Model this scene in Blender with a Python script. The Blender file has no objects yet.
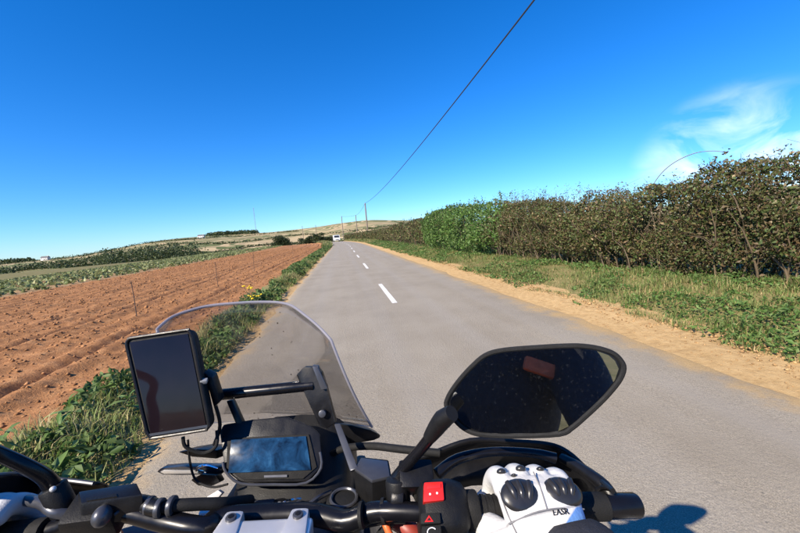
import bpy, bmesh, math, random
import numpy as np
from mathutils import Vector, Matrix

random.seed(7)
rng = np.random.default_rng(11)
sc = bpy.context.scene
COL = sc.collection

# ------------------------------------------------------------------ camera
FPX, VPX, VPY, ROLL, CAMH = 360.0, 342.0, 236.0, math.radians(4.5), 1.5


def camray(px, py):
    return np.array([(px - 400) / FPX, -(py - 266.5) / FPX, -1.0])


def unit(v):
    v = np.asarray(v, float)
    return v / np.linalg.norm(v)


_fw = unit(camray(VPX, VPY))
_h2 = camray(VPX + 100 * math.cos(ROLL), VPY - 100 * math.sin(ROLL))
_up = unit(np.cross(unit(_h2), _fw))
_rt = np.cross(_fw, _up)
CR = np.array([_rt, _fw, _up])
CAMLOC = np.array([0, 0, CAMH])
cd = bpy.data.cameras.new('camera')
cam = bpy.data.objects.new('camera', cd)
COL.objects.link(cam)
m4 = Matrix([list(CR[i]) + [CAMLOC[i]] for i in range(3)] + [[0, 0, 0, 1]])
cam.matrix_world = m4
cd.sensor_width = 36
cd.lens = 36 * FPX / 800
cd.clip_start = 0.01
cd.clip_end = 20000
sc.camera = cam

# ------------------------------------------------------------------ sky, sun, exposure
TO_SUN = unit([-1.30, -1.02, 1.27])
SUN_EL = math.asin(TO_SUN[2])
SUN_ROT = math.atan2(TO_SUN[0], TO_SUN[1]) % (2 * math.pi)
world = bpy.data.worlds.new('World')
sc.world = world
world.use_nodes = True
wn, wl = world.node_tree.nodes, world.node_tree.links
wn.clear()
wout = wn.new('ShaderNodeOutputWorld')
wbg = wn.new('ShaderNodeBackground')
wbg.inputs['Strength'].default_value = 0.1
sky = wn.new('ShaderNodeTexSky')
sky.sky_type = 'NISHITA'
sky.sun_disc = False
sky.sun_elevation = SUN_EL
sky.sun_rotation = SUN_ROT
sky.air_density = 1.0
sky.dust_density = 0.0
sky.ozone_density = 3.0
whs = wn.new('ShaderNodeHueSaturation')
whs.inputs['Saturation'].default_value = 1.14
whs.inputs['Value'].default_value = 1.0
wtint = wn.new('ShaderNodeMix'); wtint.data_type = 'RGBA'; wtint.blend_type = 'MULTIPLY'; wtint.inputs['Factor'].default_value = 1
wl.new(sky.outputs[0], wtint.inputs['A']); wtint.inputs['B'].default_value = (0.47, 0.70, 1.06, 1)
wl.new(wtint.outputs['Result'], whs.inputs['Color'])
# wispy cirrus: stretched noise in the sky's own direction space
wtc = wn.new('ShaderNodeTexCoord')
wmap = wn.new('ShaderNodeMapping')
wmap.inputs['Rotation'].default_value = (0.0, 0.55, 0.35)
wmap.inputs['Scale'].default_value = (2.2, 6.0, 7.5)
wl.new(wtc.outputs['Generated'], wmap.inputs['Vector'])
wno = wn.new('ShaderNodeTexNoise')
wno.inputs['Scale'].default_value = 1.7
wno.inputs['Detail'].default_value = 7
wno.inputs['Roughness'].default_value = 0.55
wno.inputs['Distortion'].default_value = 0.7
wl.new(wmap.outputs[0], wno.inputs['Vector'])
wr = wn.new('ShaderNodeMapRange')
wr.inputs['From Min'].default_value = 0.42
wr.inputs['From Max'].default_value = 0.80
wr.inputs['To Max'].default_value = 0.85
wl.new(wno.outputs['Fac'], wr.inputs['Value'])
CLOUD_DIR = unit([1.11, 0.87, 0.07])
wdot = wn.new('ShaderNodeVectorMath'); wdot.operation = 'DOT_PRODUCT'
wl.new(wtc.outputs['Generated'], wdot.inputs[0])
wdot.inputs[1].default_value = tuple(CLOUD_DIR)
wr2 = wn.new('ShaderNodeMapRange'); wr2.interpolation_type = 'SMOOTHSTEP'
wr2.inputs['From Min'].default_value = 0.98
wr2.inputs['From Max'].default_value = 0.998
wl.new(wdot.outputs['Value'], wr2.inputs['Value'])
wmul = wn.new('ShaderNodeMath'); wmul.operation = 'MULTIPLY'
wl.new(wr.outputs[0], wmul.inputs[0]); wl.new(wr2.outputs[0], wmul.inputs[1])
wmix = wn.new('ShaderNodeMix'); wmix.data_type = 'RGBA'
wl.new(wmul.outputs[0], wmix.inputs['Factor'])
wl.new(whs.outputs[0], wmix.inputs['A'])
wmix.inputs['B'].default_value = (8.2, 8.8, 9.6, 1)
wl.new(wmix.outputs['Result'], wbg.inputs['Color'])
wl.new(wbg.outputs[0], wout.inputs[0])

sl = bpy.data.lights.new('sun', 'SUN')
sl.energy = 4.6
sl.angle = math.radians(0.5)
sl.color = (1.0, 0.89, 0.74)
so = bpy.data.objects.new('sun', sl)
COL.objects.link(so)
so.rotation_euler = Vector(tuple(-TO_SUN)).to_track_quat('-Z', 'Y').to_euler()
so.location = tuple(TO_SUN * 50)
sc.view_settings.view_transform = 'Standard'
sc.view_settings.look = 'None'
sc.view_settings.exposure = 0.95
sc.view_settings.gamma = 1
sc.view_settings.use_curve_mapping = False
try:
    sc.cycles.max_bounces = 8
    sc.cycles.transparent_max_bounces = 12
except Exception:
    pass


# ------------------------------------------------------------------ general helpers
def W(px, py, x=None, y=None, z=None):
    """world point on the ray of a photo pixel, at a known x, y or height z"""
    v = CR @ camray(px, py)
    if z is not None: t = (z - CAMH) / v[2]
    elif y is not None: t = y / v[1]
    else: t = x / v[0]
    return v * t + CAMLOC


def smooth(a, b, v):
    t = np.clip((np.asarray(v, float) - a) / (b - a), 0, 1)
    return t * t * (3 - 2 * t)


_perm = np.random.default_rng(3).random((256, 256))


def vnoise(x, y):
    x = np.asarray(x, float); y = np.asarray(y, float)
    xi = np.floor(x).astype(int); yi = np.floor(y).astype(int)
    fx = x - xi; fy = y - yi
    fx = fx * fx * (3 - 2 * fx); fy = fy * fy * (3 - 2 * fy)
    a = _perm[xi & 255, yi & 255]; b = _perm[(xi + 1) & 255, yi & 255]
    c = _perm[xi & 255, (yi + 1) & 255]; d = _perm[(xi + 1) & 255, (yi + 1) & 255]
    return (a * (1 - fx) + b * fx) * (1 - fy) + (c * (1 - fx) + d * fx) * fy


def fbm(x, y, o=4):
    s = 0; a = 0.5; t = 0
    for i in range(o):
        s = s + a * vnoise(x * 2 ** i + 17.3 * i, y * 2 ** i + 9.1 * i); t += a; a *= 0.5
    return s / t


def bend(y):
    y = np.asarray(y, float)
    return -np.clip(y - 50, 0, 1e9) ** 2 * 0.001


def terrain(x, y):
    x = np.asarray(x, float); y = np.asarray(y, float)
    r = np.hypot(x, y)
    az = np.arctan2(x, y)
    z = -9.0 * smooth(100, 330, r)
    hill = 34 + 16 * np.sin(az * 5 + 1.9) + 8 * np.sin(az * 13 + 0.4)
    hill = hill * (1 - 0.55 * smooth(-0.36, -0.72, az))
    z = z + smooth(380, 1300, r) * hill
    z = z - 0.7 * smooth(-16, -45, x) * smooth(10, 30, r)
    z = z + smooth(250, 600, r) * (fbm(x / 260 + 50, y / 260 + 50, 3) - 0.5) * 14
    z = z - smooth(1500, 4200, r) * 60
    return z


def tag(o, label=None, cat=None, group=None, kind=None):
    if label: o['label'] = label
    if cat: o['category'] = cat
    if group: o['group'] = group
    if kind: o['kind'] = kind
    return o


def empty(name, mat=None, loc=None):
    o = bpy.data.objects.new(name, None)
    COL.objects.link(o)
    o.empty_display_size = 0.1
    if mat is not None: o.matrix_world = mat
    if loc is not None: o.location = loc
    return o


def link(name, me, mat=None, parent=None):
    o = bpy.data.objects.new(name, me)
    COL.objects.link(o)
    if mat: me.materials.append(mat)
    if parent: o.parent = parent
    return o


def mesh_np(name, V, F, col=None, smooth_shade=False):
    """V (n,3), F (m,k) all faces of one size, col (n,3) point colours"""
    V = np.asarray(V, np.float32); F = np.asarray(F, np.int32)
    me = bpy.data.meshes.new(name)
    me.vertices.add(len(V)); me.vertices.foreach_set('co', V.ravel())
    k = F.shape[1]
    me.loops.add(F.size); me.loops.foreach_set('vertex_index', F.ravel())
    me.polygons.add(len(F))
    me.polygons.foreach_set('loop_start', np.arange(0, F.size, k, dtype=np.int32))
    if smooth_shade:
        me.polygons.foreach_set('use_smooth', np.ones(len(F), bool))
    me.update(calc_edges=True)
    me.validate()
    if col is not None:
        a = me.attributes.new('Col', 'FLOAT_COLOR', 'POINT')
        c = np.ones((len(V), 4), np.float32); c[:, :3] = col
        a.data.foreach_set('color', c.ravel())
    return me


# ------------------------------------------------------------------ materials
class NT:
    def __init__(s, name):
        s.m = bpy.data.materials.new(name); s.m.use_nodes = True
        s.n = s.m.node_tree.nodes; s.l = s.m.node_tree.links
        s.b = s.n['Principled BSDF']; s.out = s.n['Material Output']
        s._pos = None

    def pos(s):
        if s._pos is None:
            s._pos = s.n.new('ShaderNodeTexCoord').outputs['Object']
        return s._pos

    def mapping(s, scale, vec=None):
        m = s.n.new('ShaderNodeMapping'); m.inputs['Scale'].default_value = scale
        s.l.new(vec or s.pos(), m.inputs['Vector']); return m.outputs[0]

    def noise(s, scale, detail=4, rough=0.55, vec=None, dist=0):
        t = s.n.new('ShaderNodeTexNoise')
        t.inputs['Scale'].default_value = scale; t.inputs['Detail'].default_value = detail
        t.inputs['Roughness'].default_value = rough; t.inputs['Distortion'].default_value = dist
        s.l.new(vec or s.pos(), t.inputs['Vector']); return t.outputs['Fac']

    def voro(s, scale, feature='F1', out='Distance', vec=None):
        t = s.n.new('ShaderNodeTexVoronoi'); t.feature = feature
        t.inputs['Scale'].default_value = scale
        s.l.new(vec or s.pos(), t.inputs['Vector']); return t.outputs[out]

    def ramp(s, fac, stops, interp='LINEAR'):
        r = s.n.new('ShaderNodeValToRGB'); r.color_ramp.interpolation = interp
        e = r.color_ramp.elements
        while len(e) < len(stops): e.new(0.5)
        for i, (p, c) in enumerate(stops):
            e[i].position = p
            e[i].color = tuple(c) + (1,) if len(c) == 3 else c
        s.l.new(fac, r.inputs['Fac']); return r.outputs['Color']

    def mix(s, fac, a, b, mode='MIX'):
        x = s.n.new('ShaderNodeMix'); x.data_type = 'RGBA'; x.blend_type = mode
        for sock, v in (('Factor', fac), ('A', a), ('B', b)):
            if isinstance(v, (int, float)): x.inputs[sock].default_value = v
            elif isinstance(v, tuple): x.inputs[sock].default_value = v + (1,) if len(v) == 3 else v
            else: s.l.new(v, x.inputs[sock])
        return x.outputs['Result']

    def rng(s, v, a, b, c=0.0, d=1.0, interp='LINEAR'):
        r = s.n.new('ShaderNodeMapRange'); r.interpolation_type = interp
        for n_, val in (('From Min', a), ('From Max', b), ('To Min', c), ('To Max', d)):
            r.inputs[n_].default_value = val
        s.l.new(v, r.inputs['Value']); return r.outputs[0]

    def math(s, op, a, b=None):
        m = s.n.new('ShaderNodeMath'); m.operation = op
        for i, v in enumerate((a, b)):
            if v is None: continue
            if isinstance(v, (int, float)): m.inputs[i].default_value = v
            else: s.l.new(v, m.inputs[i])
        return m.outputs[0]

    def attr(s, name, out='Color'):
        a = s.n.new('ShaderNodeAttribute'); a.attribute_name = name; return a.outputs[out]

    def bump(s, h, strength, dist):
        b = s.n.new('ShaderNodeBump'); b.inputs['Strength'].default_value = strength
        b.inputs['Distance'].default_value = dist
        s.l.new(h, b.inputs['Height']); s.l.new(b.outputs[0], s.b.inputs['Normal']); return b

    def set(s, **k):
        names = dict(col='Base Color', rough='Roughness', metal='Metallic', spec='Specular IOR Level', coat='Coat Weight',
                     coatr='Coat Roughness', sheen='Sheen Weight')
        for a, v in k.items():
            i = s.b.inputs[names[a]]
            if isinstance(v, (int, float)): i.default_value = v
            elif isinstance(v, tuple): i.default_value = v + (1,)
            else: s.l.new(v, i)
        return s


def plain(name, col, rough=0.5, metal=0.0, var=0.12, scale=60, bump=0.0, coat=0.0, spec=0.5, dust=0.0):
    """a painted / moulded surface with slight colour mottling, uneven gloss and optional dust"""
    t = NT(name)
    n = t.noise(scale, 4, 0.6)
    c1 = tuple(max(0, v * (1 - var)) for v in col); c2 = tuple(min(1, v * (1 + var)) for v in col)
    c = t.ramp(n, [(0.3, c1), (0.7, c2)])
    if dust:
        d = t.rng(t.noise(scale * 0.35, 6, 0.7), 0.45, 0.8, 0, dust)
        c = t.mix(d, c, (0.25, 0.22, 0.18))
    r = t.rng(t.noise(scale * 0.6, 4, 0.6), 0.3, 0.7, max(0.02, rough - 0.08), min(1, rough + 0.1))
    t.set(col=c, rough=r, metal=metal, coat=coat, spec=spec)
    if bump: t.bump(t.noise(scale * 6, 3, 0.6), bump, 0.002)
    return t.m


def leaf_material(name, trans=0.3, rough=0.5):
    t = NT(name)
    c = t.attr('Col')
    t.set(col=c, rough=rough, spec=0.35)
    tr = t.n.new('ShaderNodeBsdfTranslucent'); t.l.new(c, tr.inputs['Color'])
    ms = t.n.new('ShaderNodeMixShader'); ms.inputs[0].default_value = trans
    t.l.new(t.b.outputs[0], ms.inputs[1]); t.l.new(tr.outputs[0], ms.inputs[2])
    t.l.new(ms.outputs[0], t.out.inputs['Surface'])
    return t.m


M_LEAF = leaf_material('foliage')
M_BARK = plain('bark', (0.12, 0.085, 0.055), 0.85, var=0.35, scale=25, bump=0.5)
M_GRASS = leaf_material('grass', 0.35, 0.6)


def asphalt():
    t = NT('asphalt')
    lat = t.attr('lat', 'Fac')
    fine = t.noise(170, 3, 0.7)
    chips = t.voro(130)
    patch = t.noise(0.9, 5, 0.6)
    streak = t.noise(1.0, 4, 0.6, t.mapping((3.2, 0.12, 1)))
    c = t.ramp(fine, [(0.30, (0.14, 0.119, 0.086)), (0.5, (0.30, 0.259, 0.194)), (0.72, (0.52, 0.452, 0.345))])
    c = t.mix(t.rng(chips, 0.0, 0.32, 0.55, 0), c, (0.40, 0.385, 0.355))
    c = t.mix(t.rng(t.noise(36, 3, 0.7), 0.60, 0.74, 0, 0.6), c, (0.11, 0.102, 0.092))
    c = t.mix(t.rng(patch, 0.38, 0.62, 0, 0.5), c, (0.22, 0.187, 0.138))
    c = t.mix(t.rng(streak, 0.42, 0.7, 0, 0.35), c, (0.33, 0.295, 0.24))
    # lighter, chalky tyre tracks and a worn centre joint
    for x0, w in ((-0.65, 0.28), (0.55, 0.25), (1.6, 0.28), (2.7, 0.25)):
        d = t.math('ABSOLUTE', t.math('SUBTRACT', lat, x0))
        c = t.mix(t.rng(d, w, 0.02, 0, 0.16, 'SMOOTHSTEP'), c, (0.30, 0.28, 0.25))
    # small loose grit and dark spots
    sp = t.voro(9, 'F1')
    c = t.mix(t.rng(sp, 0.035, 0.075, 0.7, 0), c, (0.09, 0.08, 0.07))
    # sandy soil spread from both margins
    nz = t.noise(2.2, 6, 0.7)
    eR = t.math('SUBTRACT', 3.32, lat)
    eL = t.math('ADD', lat, 1.72)
    e = t.math('MINIMUM', eR, eL)
    e = t.math('SUBTRACT', e, t.math('MULTIPLY', t.math('SUBTRACT', nz, 0.45), 1.1))
    sand = t.rng(e, 0.34, -0.12, 0, 0.95, 'SMOOTHSTEP')
    sandc = t.ramp(t.noise(90, 4, 0.7), [(0.3, (0.34, 0.22, 0.095)), (0.7, (0.56, 0.39, 0.18))])
    c = t.mix(sand, c, sandc)
    t.set(col=c, rough=0.82, spec=0.35)
    h = t.math('ADD', t.math('MULTIPLY', fine, 0.6), t.math('MULTIPLY', t.noise(42, 3, 0.65), 0.9))
    t.bump(h, 0.6, 0.014)
    return t.m


def soil(name, a, b, c3, bumpd=0.03, scale=6):
    t = NT(name)
    n1 = t.noise(scale, 7, 0.68)
    n2 = t.noise(scale * 9, 4, 0.7)
    big = t.noise(0.25, 4, 0.6)
    c = t.ramp(n1, [(0.28, a), (0.5, b), (0.72, c3)])
    c = t.mix(t.rng(n2, 0.35, 0.75, 0, 0.45), c, c3)
    c = t.mix(t.rng(big, 0.35, 0.7, 0, 0.35), c, tuple(v * 0.72 for v in b))
    t.set(col=c, rough=0.95, spec=0.15)
    t.bump(t.math('ADD', n1, t.math('MULTIPLY', n2, 0.5)), 0.8, bumpd)
    return t.m


M_ASPH = asphalt()
M_SAND = soil('sandy_margin', (0.30, 0.185, 0.075), (0.50, 0.33, 0.15), (0.62, 0.44, 0.22), 0.03, 9)
M_FIELD = soil('ploughed_soil', (0.17, 0.074, 0.030), (0.34, 0.156, 0.062), (0.49, 0.262, 0.118), 0.05, 5)
M_VERGE = soil('verge_soil', (0.10, 0.10, 0.035), (0.19, 0.165, 0.065), (0.32, 0.25, 0.12), 0.03, 5)


def ground_mat():
    t = NT('countryside')
    p = t.pos()
    sx = t.n.new('ShaderNodeSeparateXYZ'); t.l.new(p, sx.inputs[0])
    cx = t.n.new('ShaderNodeCombineXYZ'); t.l.new(sx.outputs[0], cx.inputs[0]); t.l.new(sx.outputs[1], cx.inputs[1])
    flat = cx.outputs[0]
    warp = t.n.new('ShaderNodeTexNoise'); warp.inputs['Scale'].default_value = 0.004
    t.l.new(flat, warp.inputs['Vector'])
    wv = t.n.new('ShaderNodeVectorMath'); wv.operation = 'SCALE'; wv.inputs['Scale'].default_value = 90
    t.l.new(warp.outputs['Color'], wv.inputs[0])
    ad = t.n.new('ShaderNodeVectorMath'); ad.operation = 'ADD'
    t.l.new(flat, ad.inputs[0]); t.l.new(wv.outputs[0], ad.inputs[1])
    mp = t.mapping((0.0034, 0.0058, 1), ad.outputs[0])
    cell = t.n.new('ShaderNodeTexVoronoi'); cell.inputs['Scale'].default_value = 1
    cell.inputs['Randomness'].default_value = 0.85
    t.l.new(mp, cell.inputs['Vector'])
    sep = t.n.new('ShaderNodeSeparateColor'); t.l.new(cell.outputs['Color'], sep.inputs[0])
    c = t.ramp(sep.outputs[0], [(0.0, (0.46, 0.35, 0.20)), (0.24, (0.13, 0.15, 0.055)), (0.42, (0.34, 0.26, 0.15)),
                                (0.54, (0.19, 0.19, 0.09)), (0.70, (0.50, 0.39, 0.23)), (0.82, (0.08, 0.105, 0.035))], 'CONSTANT')
    c = t.mix(t.rng(t.noise(0.05, 6, 0.65, flat), 0.35, 0.7, 0, 0.35), c, (0.20, 0.18, 0.09))
    near = t.ramp(t.noise(0.7, 6, 0.65, flat), [(0.3, (0.10, 0.11, 0.035)), (0.7, (0.24, 0.19, 0.09))])
    ln = t.n.new('ShaderNodeVectorMath'); ln.operation = 'LENGTH'; t.l.new(flat, ln.inputs[0])
    c = t.mix(t.rng(ln.outputs['Value'], 115, 170), near, c)
    t.set(col=c, rough=0.95, spec=0.1)
    return t.m


# ------------------------------------------------------------------ ground, road, margins
def grid_np(xs, ys, zf, name, mat, smooth_shade=True, bendy=True, lat=False):
    X, Y = np.meshgrid(xs, ys)
    XX = X + (bend(Y) if bendy else 0)
    Z = zf(X, Y, XX)
    V = np.stack([XX, Y, Z], -1).reshape(-1, 3)
    nx, ny = len(xs), len(ys)
    i = np.arange((ny - 1) * (nx - 1)); r = i // (nx - 1); q = i % (nx - 1)
    a = r * nx + q
    F = np.stack([a, a + 1, a + nx + 1, a + nx], -1)
    me = mesh_np(name, V, F, None, smooth_shade)
    if lat:
        at = me.attributes.new('lat', 'FLOAT', 'POINT')
        at.data.foreach_set('value', X.ravel().astype(np.float32))
    return link(name, me, mat)


def ysteps(y0, y1, n, p=2.2):
    t = np.linspace(0, 1, n)
    return y0 + (y1 - y0) * t ** p


# terrain sheet, polar
radii = np.concatenate([[0.5, 4, 10, 20, 35, 55, 75, 95], np.geomspace(110, 6000, 90)])
nang = 300
ang = np.linspace(0, 2 * np.pi, nang, endpoint=False)
RR, AA = np.meshgrid(radii, ang, indexing='ij')
GX, GY = RR * np.sin(AA), RR * np.cos(AA)
GZ = terrain(GX, GY) - 0.12
V = np.stack([GX, GY, GZ], -1).reshape(-1, 3)
F = []
i = np.arange((len(radii) - 1) * nang); r_ = i // nang; q_ = i % nang
F = np.stack([r_ * nang + q_, (r_ + 1) * nang + q_, (r_ + 1) * nang + (q_ + 1) % nang, r_ * nang + (q_ + 1) % nang], -1)[:, ::-1]
g = link('ground', mesh_np('ground', V, F, None, True), ground_mat())
tag(g, 'rolling farmland stretching away to low hills', kind='structure')

YS = np.concatenate([np.linspace(-14, 0, 30)[:-1], ysteps(0, 150, 190, 1.9)])


def road_z(X, Y, XX):
    return terrain(XX, Y) + 0.03 * (1 - ((X - 0.9) / 2.45) ** 2) * 0.8


xs = np.concatenate([[-1.56], np.linspace(-1.46, 3.26, 25), [3.37]])
road = grid_np(xs, YS, road_z, 'road', M_ASPH, lat=True)
rc = np.zeros(len(road.data.vertices) * 3, np.float32); road.data.vertices.foreach_get('co', rc); rc = rc.reshape(-1, 3)
nxr = len(xs)
for e_, sgn in ((0, -1), (nxr - 1, 1)):
    idx = np.arange(len(YS)) * nxr + e_
    rc[idx, 0] += sgn * (fbm(YS * 1.3 + 40 * e_, YS * 0 + 3, 4) - 0.5) * 0.28
    rc[idx, 2] -= 0.02
road.data.vertices.foreach_set('co', rc.ravel())
tag(road, 'grey tarmac lane with a broken white centre line', kind='structure')

# sandy margins
sm = grid_np(np.linspace(3.05, 4.5, 16), YS, lambda X, Y, XX: terrain(XX, Y) - 0.035 + 0.06 * smooth(3.2, 4.2, X) + 0.05 * smooth(3.5, 3.9, X) * (fbm(X * 5, Y * 5, 4) - 0.5), 'sandy_margin', M_SAND)
tag(sm, 'strip of dry orange sandy soil beside the tarmac', kind='structure')
sm2 = grid_np(np.linspace(-2.1, -1.3, 10), YS, lambda X, Y, XX: terrain(XX, Y) - 0.03 + 0.03 * smooth(-1.5, -1.9, X) + 0.03 * (fbm(X * 6, Y * 6, 3) - 0.5) * smooth(-1.45, -1.7, X), 'sandy_margin', M_SAND)
tag(sm2, 'narrow sandy strip below the weedy bank', kind='structure')


def bankR(X, Y):
    return -0.02 + 0.26 * smooth(4.0, 5.8, X) + 0.10 * (fbm(X * 1.5, Y * 1.2, 4) - 0.5) * smooth(4.0, 4.6, X)


def bankL(X, Y):
    return -0.03 + 0.15 * smooth(-1.7, -2.4, X) * (1 - smooth(-2.35, -2.95, X)) + 0.10 * (fbm(X * 2, Y * 1.6, 4) - 0.5) * smooth(-1.65, -2.1, X)


vr = grid_np(np.linspace(3.95, 12, 34), YS, lambda X, Y, XX: terrain(XX, Y) + bankR(X, Y), 'verge', M_VERGE)
tag(vr, 'low bank under the roadside hedge', kind='structure')
vl = grid_np(np.linspace(-3.8, -1.62, 16), YS, lambda X, Y, XX: terrain(XX, Y) + bankL(X, Y), 'verge', M_VERGE)
tag(vl, 'weedy bank between tarmac and ploughed soil', kind='structure')


# ploughed field
def fieldz(X, Y, XX):
    f = 0.018 * np.sin(X * 2 * np.pi / 0.62 + 1.2 * (fbm(X * 0.2, Y * 0.15, 2) - 0.5)) * (0.5 + fbm(X * 0.5, Y * 0.3, 3))
    f = f + 0.07 * (fbm(X * 2.6, Y * 1.3, 4) - 0.5)
    f = f + 0.075 * (fbm(X * 9.5, Y * 6.5, 3) - 0.5)
    for xr, w, d in ((-4.05, 0.16, 0.13), (-5.9, 0.13, 0.10), (-6.9, 0.14, 0.08), (-9.6, 0.2, 0.1), (-11.2, 0.2, 0.1)):
        xx = X - xr - 0.25 * (fbm(Y * 0.35 + xr, Y * 0 + 2, 3) - 0.5)
        f = f - d * np.exp(-(xx / w) ** 2) + 0.5 * d * np.exp(-((xx - 0.3) / (w * 1.1)) ** 2)
    return terrain(XX, Y) + f * smooth(-2.6, -3.6, X) + 0.03 - 0.07 * (1 - smooth(-2.3, -2.7, X))


xsf = -2.3 - 12.2 * np.linspace(0, 1, 190) ** 1.25
ysf = np.concatenate([np.linspace(-8, 1.5, 60)[:-1], ysteps(1.5, 118, 620, 1.9)])
fld = grid_np(xsf[::-1], ysf, fieldz, 'ploughed_field', M_FIELD)
tag(fld, 'ploughed field of orange-brown soil with tractor ruts', kind='structure')
cropg = grid_np(np.linspace(-40, -14.2, 40), ysteps(-8, 120, 120, 1.5),
                lambda X, Y, XX: terrain(XX, Y) + 0.03 + 0.07 * (fbm(X * 1.5, Y * 1.5, 3) - 0.5), 'crop_field',
                soil('crop_soil', (0.20, 0.12, 0.055), (0.32, 0.20, 0.10), (0.44, 0.31, 0.17), 0.04, 3))
tag(cropg, 'strip of field planted with rows of leafy crop', kind='structure')

# painted centre line
M_PAINT = NT('road_paint')
_n = M_PAINT.noise(45, 5, 0.7)
_c = M_PAINT.ramp(_n, [(0.36, (0.32, 0.29, 0.24)), (0.47, (0.70, 0.68, 0.63)), (0.7, (0.80, 0.79, 0.74))])
M_PAINT.set(col=_c, rough=0.7); M_PAINT.bump(M_PAINT.noise(200, 3), 0.4, 0.004)
M_PAINT = M_PAINT.m
y0 = 7.35 - 16.2
k = 0
while y0 < 105:
    ys_ = np.linspace(y0, y0 + 3.0, 7); xs_ = np.linspace(0.905, 1.015, 3)
    nx_ = 3
    X, Y = np.meshgrid(xs_, ys_)
    X = X + 0.006 * (vnoise(Y * 4 + 13 * k, X * 9) - 0.5)
    XX = X + bend(Y)
    Vd = np.stack([XX, Y, road_z(X, Y, XX) + 0.004], -1).reshape(-1, 3)
    i = np.arange(6 * 2); r_ = i // 2; q_ = i % 2; a = r_ * 3 + q_
    o = link('lane_dash', mesh_np('lane_dash', Vd, np.stack([a, a + 1, a + 4, a + 3], -1)), M_PAINT, road)
    y0 += 8.1; k += 1


# ------------------------------------------------------------------ loose matter: clods, stones
def lumps(name, P, S, col, mat):
    """small irregular 8-sided lumps, one mesh"""
    n = len(P)
    base = np.array([[1, 0, 0], [-1, 0, 0], [0, 1, 0], [0, -1, 0], [0, 0, 1], [0, 0, -0.6]], float)
    Fb = np.array([[0, 2, 4], [2, 1, 4], [1, 3, 4], [3, 0, 4], [2, 0, 5], [1, 2, 5], [3, 1, 5], [0, 3, 5]])
    jit = 1 + (rng.random((n, 6, 1)) - 0.5) * 0.9
    th = rng.random(n) * 6.28
    c, s = np.cos(th), np.sin(th)
    B = base[None] * jit
    B = B * np.stack([np.ones(n), 0.6 + 0.5 * rng.random(n), 0.45 + 0.45 * rng.random(n)], -1)[:, None, :]
    x = B[..., 0] * c[:, None] - B[..., 1] * s[:, None]; y = B[..., 0] * s[:, None] + B[..., 1] * c[:, None]
    B = np.stack([x, y, B[..., 2]], -1) * S[:, None, None] + P[:, None, :]
    F = (Fb[None] + (np.arange(n) * 6)[:, None, None]).reshape(-1, 3)
    C = np.repeat(col, 6, axis=0)
    return link(name, mesh_np(name, B.reshape(-1, 3), F, C), mat)


def col_lerp(a, b, t):
    return np.asarray(a)[None] * (1 - t[:, None]) + np.asarray(b)[None] * t[:, None]


def clod_mat(name):
    t = NT(name)
    c = t.mix(t.rng(t.noise(25, 4, 0.7), 0.3, 0.7, 0, 0.5), t.attr('Col'), (0.34, 0.19, 0.09))
    t.set(col=c, rough=0.95, spec=0.1); return t.m


M_CLOD = clod_mat('soil_clod')
n = 42000
u = rng.random(n) ** 1.7
Y = 0.5 + 60 * rng.random(n) ** 2.0
X = -2.75 - 11.4 * rng.random(n)
XX = X + bend(Y)
S = (0.006 + 0.030 * rng.random(n) ** 3.5) * (1 + Y / 40)
Z = fieldz(X, Y, XX) + S * 0.2
clods = lumps('soil_clods', np.stack([XX, Y, Z], -1), S, col_lerp((0.15, 0.065, 0.028), (0.44, 0.22, 0.10), rng.random(n)), M_CLOD)
tag(clods, 'loose clods of orange-brown soil across the ploughed field', 'soil', kind='stuff')

n = 9000
Y = 1.2 + 35 * rng.random(n) ** 2
t_ = rng.random(n)
X = 3.45 + 0.75 * t_ ** 0.8
sel = rng.random(n) < 0.16
X[sel] = -1.55 - 0.28 * rng.random(sel.sum())
S = 0.003 + (0.008 + 0.022 * smooth(3.6, 4.1, X)) * rng.random(n) ** 3
Z = terrain(X, Y) + np.where(sel, -0.015, -0.035 + 0.06 * smooth(3.2, 4.2, X)) + S * 0.3
cr = lumps('margin_crumbs', np.stack([X + bend(Y), Y, Z], -1), S, col_lerp((0.24, 0.145, 0.065), (0.52, 0.35, 0.165), rng.random(n)), M_CLOD)
tag(cr, 'crumbs of dry sandy soil along the tarmac edges', 'soil', kind='stuff')


# ------------------------------------------------------------------ vegetation builders
def rand_unit(n):
    v = rng.normal(size=(n, 3)); return v / np.linalg.norm(v, axis=1, keepdims=True)


def leaves_arrays(P, size, col, aspect=0.55, up=None, fold=0.25):
    """folded diamond leaves; P (n,3), size (n,)"""
    n = len(P)
    d = rand_unit(n)
    if up is not None:
        d[:, 2] = d[:, 2] * (1 - up) + up
        d /= np.linalg.norm(d, axis=1, keepdims=True)
    s = np.cross(d, rand_unit(n)); s /= np.linalg.norm(s, axis=1, keepdims=True) + 1e-9
    nn = np.cross(d, s)
    L = size[:, None]
    v0 = P - d * L * 0.5
    v2 = P + d * L * 0.5 - nn * L * 0.1
    v1 = P + s * L * aspect * 0.5 + nn * L * fold * 0.5
    v3 = P - s * L * aspect * 0.5 + nn * L * fold * 0.5
    V = np.stack([v0, v1, v2, v3], 1).reshape(-1, 3)
    b = (np.arange(n) * 4)[:, None]
    F = np.concatenate([b + np.array([[0, 1, 2]]), b + np.array([[0, 2, 3]])], 0)
    return V, F, np.repeat(col, 4, axis=0)


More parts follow.
